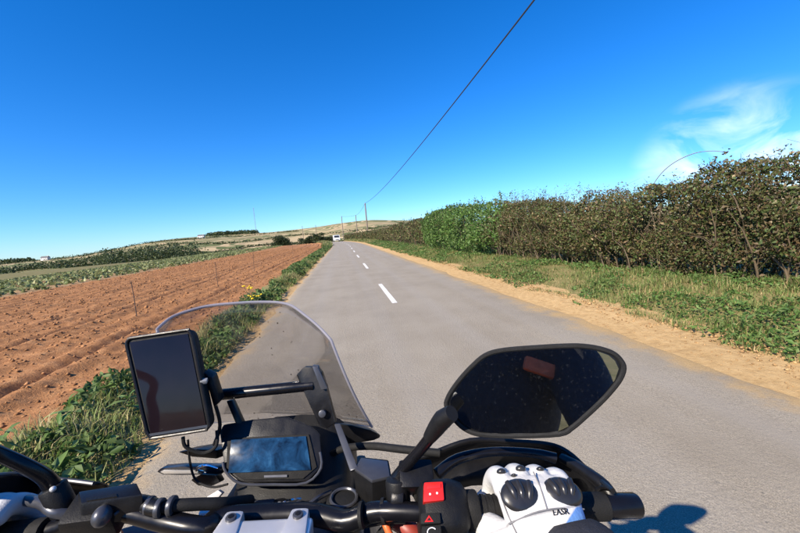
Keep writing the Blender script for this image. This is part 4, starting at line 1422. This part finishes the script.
gloL = [p + np.array([0.0, 0.012, -0.055]) for p in gupL]
hgL = guard(gupL, gloL, 0.004)
part(MB().tube(gupL, 0.003, 8, 4), 'guard_rim', M_GREY, hgL)

# --- left controls
part(MB().tube([B(-95, 412, z=0.175), B(-40, 436, z=0.15), B(0, 454, z=0.115), B(28, 467, z=0.09), B(45, 477, z=0.07), B(54, 489, z=0.05)], [0.0075, 0.0075, 0.008, 0.0085, 0.009, 0.010], 14, 4), 'mirror_stem', M_BAR)
pl = part(MB().cyl(B(52, 486, z=0.055), B(66, 512, z=0.02), 0.0145, 20, 0.003), 'mirror_post', M_PLR)
part(MB().ell(B(53, 489, z=0.058), (0.0035, 0.0035, 0.0035)), 'rivet', M_SIL, pl)
lm = B(-135, 405, z=0.18)
ml = part(MB().ell(lm, (0.085, 0.014, 0.045), Matrix.Rotation(0.25, 4, 'Z')), 'mirror', M_PLA)
part(MB().ell(lm + np.array([0.003, -0.010, 0.0]), (0.078, 0.006, 0.039), Matrix.Rotation(0.25, 4, 'Z')), 'mirror_glass', M_MIRG, ml)
box = part(MB().prism([B(78, 491, z=0.05), B(137, 482, z=0.05), B(143, 494, z=0.05), B(81, 503, z=0.05)], (0, -0.004, -0.03), 0.003), 'clutch_reservoir', M_PLA)
part(MB().prism([B(86, 498, z=0.0512), B(116, 493.5, z=0.0512), B(117, 496, z=0.0512), B(87, 500.5, z=0.0512)], (0, 0, -0.002)), 'moulded_line', M_PLR, box)
part(MB().tube([B(22, 500, z=0.03), B(42, 503, z=0.033), B(54, 511, z=0.03), B(72, 515, z=0.02), B(78, 528, z=0.01)], [0.006, 0.007, 0.007, 0.008, 0.007], 10, 3), 'clutch_lever', M_GREY)
kn = B(102, 516, z=0.035)
kb = part(MB().ell(kn, (0.010, 0.012, 0.012)), 'horn_button', M_GREY)
part(MB().tube([kn + np.array([0.013 * math.cos(a), 0.010 + 0.013 * math.sin(a), -0.002]) for a in np.linspace(-0.5, 3.6, 16)], 0.0018, 8), 'ring', M_GREY, kb)
part(MB().box(B(98, 514, z=0.02), (0.06, 0.045, 0.04), rot=(0.3, 0, 0.12), bevel=0.008), 'switch_block', M_PLR)
part(MB().tube([B(120, 505, z=0.02), B(140, 503, z=0.03), B(152, 507, z=0.03), B(162, 509, z=0.03)], [0.008, 0.010, 0.0105, 0.009], 14, 3), 'hose_union', M_PLA)
part(MB().tube([B(160, 507, z=0.03), B(180, 505, z=0.028), B(200, 504, z=0.022), B(226, 503, z=0.01), B(250, 500, z=-0.02)], 0.0075, 12, 4), 'hose', M_RUB)
for (a, b) in ((150, 506), (160, 508), (172, 505.5)):
    c_ = B(a, b, z=0.03); part(MB().cyl(c_ - np.array([0.003, 0, 0]), c_ + np.array([0.003, 0, 0]), 0.0115, 16, 0.001), 'hose_clip', M_GREY)
part(MB().cyl(B(48, 531, z=0.0), B(-60, 545, z=-0.02), 0.0165, 18), 'grip', M_RUB)
part(MB().prism([B(px, py, z=-0.06) for px, py in ((120, 528), (150, 520), (215, 528), (228, 545), (130, 545))], (0, 0, -0.03), 0.004), 'frame_gusset', M_REDP)

# --- the rest of the machine, below and behind the view
def loft(secs, n=20, e=0.6):
    V, F = [], []
    for (yy, cx_, cz_, hx, hz) in secs:
        for k in range(n):
            a = 2 * math.pi * k / n; ca, sa = math.cos(a), math.sin(a)
            V.append((cx_ + hx * math.copysign(abs(ca) ** e, ca), yy, cz_ + hz * math.copysign(abs(sa) ** e, sa)))
    for i in range(len(secs) - 1):
        for k in range(n): F.append((i * n + k, i * n + (k + 1) % n, (i + 1) * n + (k + 1) % n, (i + 1) * n + k))
    F += [tuple(range(n))[::-1], tuple((len(secs) - 1) * n + k for k in range(n))]
    return MB().add(V, F)


M_TANK = plain('tank_paint', (0.03, 0.03, 0.034), 0.22, var=0.05, scale=10, coat=0.8)
part(loft([(0.0, 0, -0.22, 0.10, 0.06), (-0.10, 0, -0.19, 0.15, 0.10), (-0.28, 0, -0.20, 0.155, 0.11), (-0.42, 0, -0.26, 0.10, 0.08), (-0.48, 0, -0.30, 0.07, 0.05)]), 'fuel_tank', M_TANK)
part(loft([(-0.44, 0, -0.31, 0.08, 0.04), (-0.60, 0, -0.31, 0.13, 0.045), (-0.80, 0, -0.28, 0.15, 0.05), (-1.05, 0, -0.23, 0.13, 0.05), (-1.25, 0, -0.22, 0.09, 0.04)]), 'seat', M_RUB)
part(loft([(-1.15, 0, -0.30, 0.10, 0.05), (-1.35, 0, -0.26, 0.08, 0.04), (-1.48, 0, -0.25, 0.04, 0.025)]), 'tail', M_PLA)
part(loft([(0.05, 0, -0.70, 0.10, 0.12), (-0.10, 0, -0.66, 0.17, 0.18), (-0.40, 0, -0.68, 0.18, 0.20), (-0.62, 0, -0.70, 0.10, 0.12)], e=0.4), 'engine', M_GREY)
for sx in (-1, 1):
    part(MB().tube([(sx * 0.03, -0.02, -0.12), (sx * 0.14, -0.30, -0.36), (sx * 0.12, -0.62, -0.55), (sx * 0.10, -0.66, -0.78)], 0.022, 12, 4), 'frame_rail', M_REDP)
    part(MB().cyl((sx * 0.14, -0.60, -0.80), (sx * 0.26, -0.60, -0.80), 0.012, 12), 'foot_peg', M_GREY)
    part(MB().tube([(sx * 0.10, -0.62, -0.78), (sx * 0.11, -1.12, -0.83)], [0.03, 0.024], 12), 'swingarm', M_GREY)
for yy, w_ in ((0.46, 0.055), (-1.13, 0.075)):
    zc = -1.14 + 0.315
    wh = empty('wheel'); wh.parent = moto
    V, F = [], []
    for k in range(48):
        a = 2 * math.pi * k / 48
        for q in range(10):
            b = 2 * math.pi * q / 10; rr = 0.255 + 0.058 * math.cos(b)
            V.append((w_ * math.sin(b), yy + rr * math.cos(a), zc + rr * math.sin(a)))
    for k in range(48):
        for q in range(10): F.append((k * 10 + q, k * 10 + (q + 1) % 10, ((k + 1) % 48) * 10 + (q + 1) % 10, ((k + 1) % 48) * 10 + q))
    part(MB().add(V, F), 'tyre', M_TYRE, wh)
    part(MB().tube([(0, yy + 0.205 * math.cos(a), zc + 0.205 * math.sin(a)) for a in np.linspace(0, 2 * math.pi, 41)], 0.016, 8, cap=False), 'rim', M_BAR, wh)
    part(MB().cyl((-0.06, yy, zc), (0.06, yy, zc), 0.035, 16), 'hub', M_GREY, wh)
    for k in range(10):
        a = k * 0.6283; part(MB().cyl((0, yy + 0.03 * math.cos(a), zc + 0.03 * math.sin(a)), (0, yy + 0.2 * math.cos(a + 0.1), zc + 0.2 * math.sin(a + 0.1)), 0.009, 8), 'spoke', M_BAR, wh)
V, F = [], []
for k in range(15):
    a = math.radians(15 + k * 10)
    for q, (xx, dr) in enumerate(((-0.075, -0.03), (-0.05, 0.0), (0, 0.012), (0.05, 0.0), (0.075, -0.03))):
        V.append((xx, 0.46 + (0.345 + dr) * math.cos(a), -0.825 + (0.345 + dr) * math.sin(a)))
for k in range(14):
    for q in range(4): F.append((k * 5 + q, k * 5 + q + 1, k * 5 + q + 6, k * 5 + q + 5))
mg_ = part(MB().add(V, F), 'mudguard', M_PLA); mg_.modifiers.new('thickness', 'SOLIDIFY').thickness = 0.004
for sx in (-1, 1):
    part(MB().prism([(sx * 0.10, 0.28, -0.10), (sx * 0.12, 0.34, -0.22), (sx * 0.17, 0.10, -0.50), (sx * 0.17, -0.12, -0.42), (sx * 0.16, -0.10, -0.20), (sx * 0.11, 0.12, -0.10)], (sx * 0.02, 0, 0), 0.006), 'side_panel', M_PLA)

# ------------------------------------------------------------------ phone / navigator on the screen bar
nav = empty('navigation_device', BIKE)
tag(nav, 'upright black navigation device with dark glossy screen clipped beside the windscreen', 'navigator')
fy = 0.10
pn = [B(124, 338, y=fy + 0.035), B(192, 328, y=fy + 0.035), B(212, 430, y=fy), B(148, 440, y=fy)]
pc = sum(pn) / 4
ux, uy = unit((pn[1] + pn[2]) / 2 - (pn[0] + pn[3]) / 2), unit((pn[0] + pn[1]) / 2 - (pn[2] + pn[3]) / 2)
nn_ = unit(np.cross(ux, uy))
if np.dot(nn_, CL - pc) < 0: nn_ = -nn_


def quad(sx_, sy_, lift):   # bilinear inside the four corners, with shrink
    out = []
    for (u, v) in ((-1, 1), (1, 1), (1, -1), (-1, -1)):
        a = (1 + u * sx_) / 2; b = (1 + v * sy_) / 2
        out.append((pn[3] * (1 - a) + pn[2] * a) * (1 - b) + (pn[0] * (1 - a) + pn[1] * a) * b + nn_ * lift)
    return out


def roundq(q, r=0.12, k=5):
    out = []
    for i in range(4):
        p = q[i]; a = q[i - 1]; b = q[(i + 1) % 4]
        pa, pb = p + (a - p) * r * 0.7, p + (b - p) * r
        for j in range(k + 1):
            t_ = j / k; out.append(pa * (1 - t_) ** 2 + p * 2 * t_ * (1 - t_) + pb * t_ * t_)
    return out


def npart(m, name, mat, label=None):
    o = m.build(name, mat, nav)
    return o


npart(MB().prism(roundq(quad(1, 1, 0)), -nn_ * 0.020, 0.003, 2, 0.96), 'case', M_RUB)
npart(MB().tube(cr_resample(roundq(quad(0.965, 0.975, 0.0005)) + [roundq(quad(0.965, 0.975, 0.0005))[0]], 70), 0.0026, 8), 'case_rim', M_PLA)
t = NT('navigator_screen')
gcol = t.ramp(t.noise(9, 3, 0.5), [(0.3, (0.006, 0.004, 0.006)), (0.7, (0.013, 0.008, 0.011))])
t.set(col=gcol, rough=t.rng(t.noise(60, 4), 0.3, 0.7, 0.03, 0.08), spec=0.25)
npart(MB().prism(quad(0.86, 0.90, 0.0012), -nn_ * 0.004), 'screen', t.m)
npart(MB().prism([p for p in (quad(0.9, 0.93, 0.0022)[3], quad(0.9, 0.93, 0.0022)[2], quad(0.9, 0.885, 0.0022)[2], quad(0.9, 0.885, 0.0022)[3])], -nn_ * 0.003), 'lower_trim', M_GREY)
mb0 = B(213, 394, y=fy + 0.035)
npart(MB().prism([B(203, 372, y=fy + 0.03), B(212, 377, y=fy + 0.03), B(220, 402, y=fy + 0.025), B(214, 408, y=fy + 0.025)], (0, 0.02, 0), 0.003), 'mount', M_PLA)
npart(MB().box(B(204, 381, y=fy + 0.018), (0.010, 0.008, 0.006), rot=(0.3, 0, 0.2), bevel=0.001), 'mount_latch', M_STEEL)
npart(MB().tube([B(183, 437, y=fy + 0.01), B(186, 447, y=fy + 0.01), B(203, 453, y=fy + 0.015), B(216, 446, y=fy + 0.02), B(217, 430, y=fy + 0.03)], 0.0028, 8, 5), 'power_lead', M_RUB)
npart(MB().tube([B(188, 440, y=fy + 0.012), B(190, 462, y=fy + 0.015), B(196, 480, y=fy + 0.01), B(212, 487, y=fy), B(228, 484, y=fy)], 0.0018, 8, 5), 'lead', M_RUB)
npart(MB().tube([B(206, 372, y=fy + 0.04), B(214, 400, y=fy + 0.04), B(220, 425, y=fy + 0.035), B(214, 445, y=fy + 0.03)], 0.003, 8, 5), 'lead', M_PLA)

# ------------------------------------------------------------------ rider
person = empty('person', BIKE)
tag(person, 'motorcyclist in black jacket with red panels and white armoured gloves holding the bars', 'person')


def remeshed(m, name, mat, vox, parent, smooth_it=4):
    o = m.build(name, mat, parent)
    r = o.modifiers.new('skin', 'REMESH'); r.mode = 'VOXEL'; r.voxel_size = vox; r.use_smooth_shade = True
    s_ = o.modifiers.new('soften', 'SMOOTH'); s_.iterations = smooth_it; s_.factor = 0.5
    return o


# glove (right): frame u along the grip (thumb side first), v forward, w towards the eye
HU = 0.140


def HP(u, v, w): return GP(HU + u, v, w)


def hand(HP, s=1.0):
    m = MB()
    secs = [(-0.085, 0.022, 0.030, 0.023, 0.006), (-0.055, 0.036, 0.040, 0.022, 0.003), (-0.025, 0.044, 0.046, 0.019, 0.0), (0.005, 0.044, 0.049, 0.017, 0.0), (0.020, 0.038, 0.047, 0.013, 0.0)]
    V, F = [], []
    n = 20
    for (v, w, hw, ht, du) in secs:
        for k in range(n):
            a = 2 * math.pi * k / n; ca, sa = math.cos(a), math.sin(a)
            V.append(HP(s * (du + hw * math.copysign(abs(ca) ** 0.7, ca)), v, w + ht * math.copysign(abs(sa) ** 0.7, sa)))
    for i in range(len(secs) - 1):
        for k in range(n): F.append((i * n + k, i * n + (k + 1) % n, (i + 1) * n + (k + 1) % n, (i + 1) * n + k))
    F += [tuple(range(n))[::-1], tuple((len(secs) - 1) * n + k for k in range(n))]
    m.add(V, F)
    for x, L in ((-0.037, 1.0), (-0.0125, 1.08), (0.0125, 1.02), (0.036, 0.88)):
        x *= s
        m.tube([HP(x, 0.006, 0.040), HP(x, 0.023 * L, 0.034), HP(x, 0.033 * L, 0.012), HP(x, 0.030 * L, -0.014), HP(x, 0.012, -0.029), HP(x, -0.008, -0.026)], [0.0135, 0.0135, 0.0125, 0.012, 0.011, 0.009], 12, 4)
        m.ell(HP(x, -0.009, -0.025), (0.009, 0.009, 0.009), u=10, v=8)
    m.tube([HP(s * -0.030, -0.045, 0.026), HP(s * -0.052, -0.025, 0.012), HP(s * -0.060, -0.008, -0.010), HP(s * -0.050, 0.016, -0.026), HP(s * -0.034, 0.030, -0.030)], [0.018, 0.017, 0.0145, 0.0125, 0.010], 12, 4)
    m.ell(HP(s * -0.032, 0.031, -0.030), (0.010, 0.010, 0.010), u=10, v=8)
    return m


def glove_mat(name, org, ex, ey):
    """white leather with printed blue and red outer corner; position read in the glove's own axes"""
    t = NT(name)

    def coord(ax):
        sb_ = t.n.new('ShaderNodeVectorMath'); sb_.operation = 'SUBTRACT'; t.l.new(t.pos(), sb_.inputs[0]); sb_.inputs[1].default_value = tuple(org)
        d_ = t.n.new('ShaderNodeVectorMath'); d_.operation = 'DOT_PRODUCT'; t.l.new(sb_.outputs[0], d_.inputs[0]); d_.inputs[1].default_value = tuple(ax); return d_.outputs['Value']
    u, v = coord(ex), coord(ey)
    base = t.ramp(t.noise(70, 4, 0.6), [(0.3, (0.50, 0.50, 0.50)), (0.7, (0.60, 0.60, 0.595))])
    dgl = t.math('SUBTRACT', t.math('MULTIPLY', u, 0.8), v)      # towards the outer wrist corner
    base = t.mix(t.rng(dgl, 0.044, 0.046), base, (0.10, 0.22, 0.50))
    base = t.mix(t.rng(u, 0.0445, 0.046), base, (0.42, 0.05, 0.06))
    seam = t.math('ABSOLUTE', t.math('SUBTRACT', v, t.math('SUBTRACT', t.math('MULTIPLY', u, 0.15), 0.022)))
    base = t.mix(t.rng(seam, 0.0008, 0.0016, 0.7, 0), base, (0.25, 0.25, 0.26))
    t.set(col=base, rough=0.55, spec=0.3)
    t.bump(t.noise(260, 3, 0.6), 0.35, 0.002)
    return t.m


M_GLV = glove_mat('white_glove', HP(0, 0, 0), gx, gy)
glv = remeshed(hand(HP), 'glove', M_GLV, 0.0022, person, 5)
glv['label'] = 'white leather glove with black knuckle armour on the throttle'
M_ARM = plain('knuckle_armour', (0.016, 0.016, 0.018), 0.34, var=0.2, scale=80, coat=0.15, dust=0.05)
for (u, v, w, ru, rv, tw) in ((-0.026, -0.004, 0.0575, 0.0235, 0.0180, 0.10), (0.025, -0.002, 0.0575, 0.0230, 0.0165, -0.14)):
    T = Matrix.Rotation(tw, 4, Vector(gz)) @ GM
    a_ = MB().ell(HP(u, v, w), (ru, rv, 0.0075), T, 24, 12)
    ar = a_.build('knuckle_armour', M_ARM, glv)
    for q in (-1, 0, 1):
        d_ = unit(gy + gx * 0.28 * q)
        c_ = HP(u + q * ru * 0.42, v + 0.002, w + 0.0052)
        MB().tube([c_ - d_ * rv * 0.62 - gz * 0.003, c_ + gz * 0.0012, c_ + d_ * rv * 0.66 - gz * 0.002], [0.0022, 0.0042, 0.0030], 10, 4).build('ridge', M_ARM, ar)
for (u, v, w, r) in ((-0.038, 0.026, 0.046, 0.0060), (-0.0125, 0.029, 0.046, 0.0065), (-0.025, 0.020, 0.049, 0.0035), (0.0125, 0.028, 0.045, 0.005)):
    MB().ell(HP(u, v, w), (r, r * 0.7, 0.0055), GM, 12, 8).build('finger_vent', M_ARM, glv)
# printed letters across the back of the glove
try:
    cu = bpy.data.curves.new('glove_lettering', 'FONT'); cu.body = 'EASR'; cu.size = 0.0085; cu.extrude = 0.0006; cu.align_x = 'CENTER'; cu.resolution_u = 2; cu.shear = 0.15
    to = bpy.data.objects.new('tmp', cu); COL.objects.link(to)
    dg = bpy.context.evaluated_depsgraph_get(); me = bpy.data.meshes.new_from_object(to.evaluated_get(dg)); bpy.data.objects.remove(to)
    lt = link('lettering', me, M_ARM, glv)
    lt.matrix_local = Matrix.Translation(Vector(HP(0.012, -0.026, 0.0632))) @ GM @ Matrix.Rotation(0.05, 4, 'Z')
except Exception as ex:
    print('lettering', ex)

# left glove, mirrored along the left grip
LA, LB = B(62, 531, z=0.0), B(-60, 545, z=-0.02)
lx = unit(LB - LA); lz = unit(gz - lx * np.dot(gz, lx)); ly = np.cross(lz, lx) * -1.0


def LP_(u, v, w): return LA + lx * (0.10 + u) + ly * v + lz * w


glL = remeshed(hand(LP_), 'glove', plain('white_leather', (0.55, 0.55, 0.55), 0.55, var=0.06, scale=70, bump=0.3), 0.0024, person, 5)
for (u, v, w) in ((-0.024, 0.0, 0.0575), (0.024, 0.0, 0.0575)):
    MB().ell(LP_(u, v, w), (0.020, 0.016, 0.0075), GM, 20, 10).build('knuckle_armour', M_ARM, glL)

# body: one continuous surface, jacket and trousers
wrR, wrL = HP(0.006, -0.075, 0.022), LP_(0.006, -0.075, 0.022)
hd = _BR @ np.array([-0.17, -0.20, 1.53]) + _BT       # helmet centre, beside and behind the lens
hip = np.array([0, -0.70, -0.20]); nk = hd + np.array([0, -0.05, -0.17])
bd = MB()
bd.tube([hip + np.array([0, 0, -0.02]), hip + np.array([0, 0.01, 0.12]), (hip * 0.45 + nk * 0.55), nk * 0.85 + hip * 0.15, nk, nk + np.array([0, 0.02, 0.08])], [0.165, 0.16, 0.175, 0.15, 0.075, 0.065], 24, 4)
shw = 0.185
for s_, wr in ((1, wrR), (-1, wrL)):
    sh = nk * 0.93 + hip * 0.07 + np.array([s_ * shw, 0, -0.02])
    el = (sh + wr) / 2 + np.array([s_ * 0.10, -0.06, -0.09])
    bd.tube([nk * 0.9 + hip * 0.1 + np.array([s_ * 0.05, 0, 0]), sh, (sh + el) / 2, el, (el + wr) / 2, wr + unit(wr - el) * 0.02], [0.085, 0.085, 0.068, 0.060, 0.055, 0.047], 18, 4)
    kn_ = np.array([s_ * 0.24, -0.22, -0.36]); an = np.array([s_ * 0.22, -0.62, -0.74])
    bd.tube([hip + np.array([s_ * 0.09, 0, -0.03]), (hip + np.array([s_ * 0.09, 0, 0]) + kn_) / 2 + np.array([0, 0, 0.03]), kn_, (kn_ + an) / 2, an], [0.11, 0.10, 0.075, 0.065, 0.052], 18, 4)
    bd.tube([an, an + np.array([0, 0.02, -0.05]), an + np.array([0, 0.16, -0.06])], [0.052, 0.055, 0.04], 14, 3)
M_JKT = plain('black_textile', (0.012, 0.013, 0.02), 0.8, var=0.3, scale=120, bump=0.6)
remeshed(bd, 'body', M_JKT, 0.012, person, 5)
for s_, hpf in ((1, HP), (-1, LP_)):
    c1, c2 = hpf(0.022, -0.030, 0.040), hpf(0.032, -0.105, 0.030)
    MB().tube([c1, c1 * 0.72 + c2 * 0.28, c2], [0.031, 0.050, 0.058], 24, 4).build('cuff', M_JKT, person)
hm = MB().ell(hd, (0.125, 0.145, 0.135), None, 32, 20)
hel = hm.build('helmet', plain('helmet_shell', (0.02, 0.02, 0.022), 0.2, scale=20, coat=1.0), person)
MB().ell(hd + np.array([0, 0.012, 0.015]), (0.118, 0.140, 0.055), None, 32, 12).build('visor', M_DARK, hel)
ch = nk * 0.72 + hip * 0.28
M_REDT = plain('red_textile', (0.88, 0.14, 0.05), 0.7, var=0.2, scale=60)
MB().box(ch + np.array([0.155, 0.115, 0.055]), (0.085, 0.02, 0.038), rot=(0.35, 0.25, -0.55), bevel=0.008).build('chest_panel', M_REDT, person)
MB().tube([nk + np.array([0.085 * math.cos(a), 0.02 + 0.085 * math.sin(a), -0.01]) for a in np.linspace(0, 2 * math.pi, 25)], 0.010, 8).build('collar', M_REDT, person)

# stitched seams on the right glove
M_STITCH = plain('stitching', (0.16, 0.16, 0.17), 0.8, scale=80)
for pts in (((-0.046, -0.030, 0.052), (-0.020, -0.024, 0.0635), (0.010, -0.020, 0.0635), (0.046, -0.018, 0.052)),
            ((-0.001, 0.022, 0.0545), (-0.001, 0.004, 0.0605), (-0.002, -0.020, 0.0630)),
            ((-0.047, 0.004, 0.050), (-0.045, -0.020, 0.053), (-0.034, -0.055, 0.050))):
    MB().tube([HP(*p) for p in pts], 0.0009, 6, 4).build('seam', M_STITCH, glv)
# cable ties and cables along the bar
for (a, b) in ((362, 515), (384, 511)):
    c_ = B(a, b, z=0.018); d_ = unit(B(a + 8, b - 1, z=0.02) - B(a - 8, b + 1, z=0.016))
    part(MB().cyl(c_ - d_ * 0.002, c_ + d_ * 0.002, 0.0150, 16), 'cable_tie', M_RUB)
part(MB().tube([B(405, 520, z=0.004), B(385, 521, z=0.004), B(360, 526, z=-0.004), B(335, 535, z=-0.012)], 0.0042, 8, 4), 'cable', M_RUB)
part(MB().tube([B(418, 500, z=0.03), B(408, 488, z=0.02), B(385, 486, z=-0.02), B(360, 490, z=-0.06)], 0.0036, 8, 4), 'cable', M_RUB)
part(MB().tube([B(222, 512, z=-0.02), B(245, 506, z=-0.03), B(275, 507, z=-0.03), B(310, 504, z=-0.04)], 0.005, 8, 4), 'cable', M_RUB)
part(MB().tube([B(300, 512, z=-0.03), B(318, 498, z=-0.03), B(330, 492, z=-0.05)], 0.004, 8, 4), 'cable', M_GREY)
part(MB().box(B(264, 508, z=-0.04), (0.03, 0.02, 0.015), rot=(0, 0.1, 0.2), bevel=0.003), 'fuse_box', M_GREY)
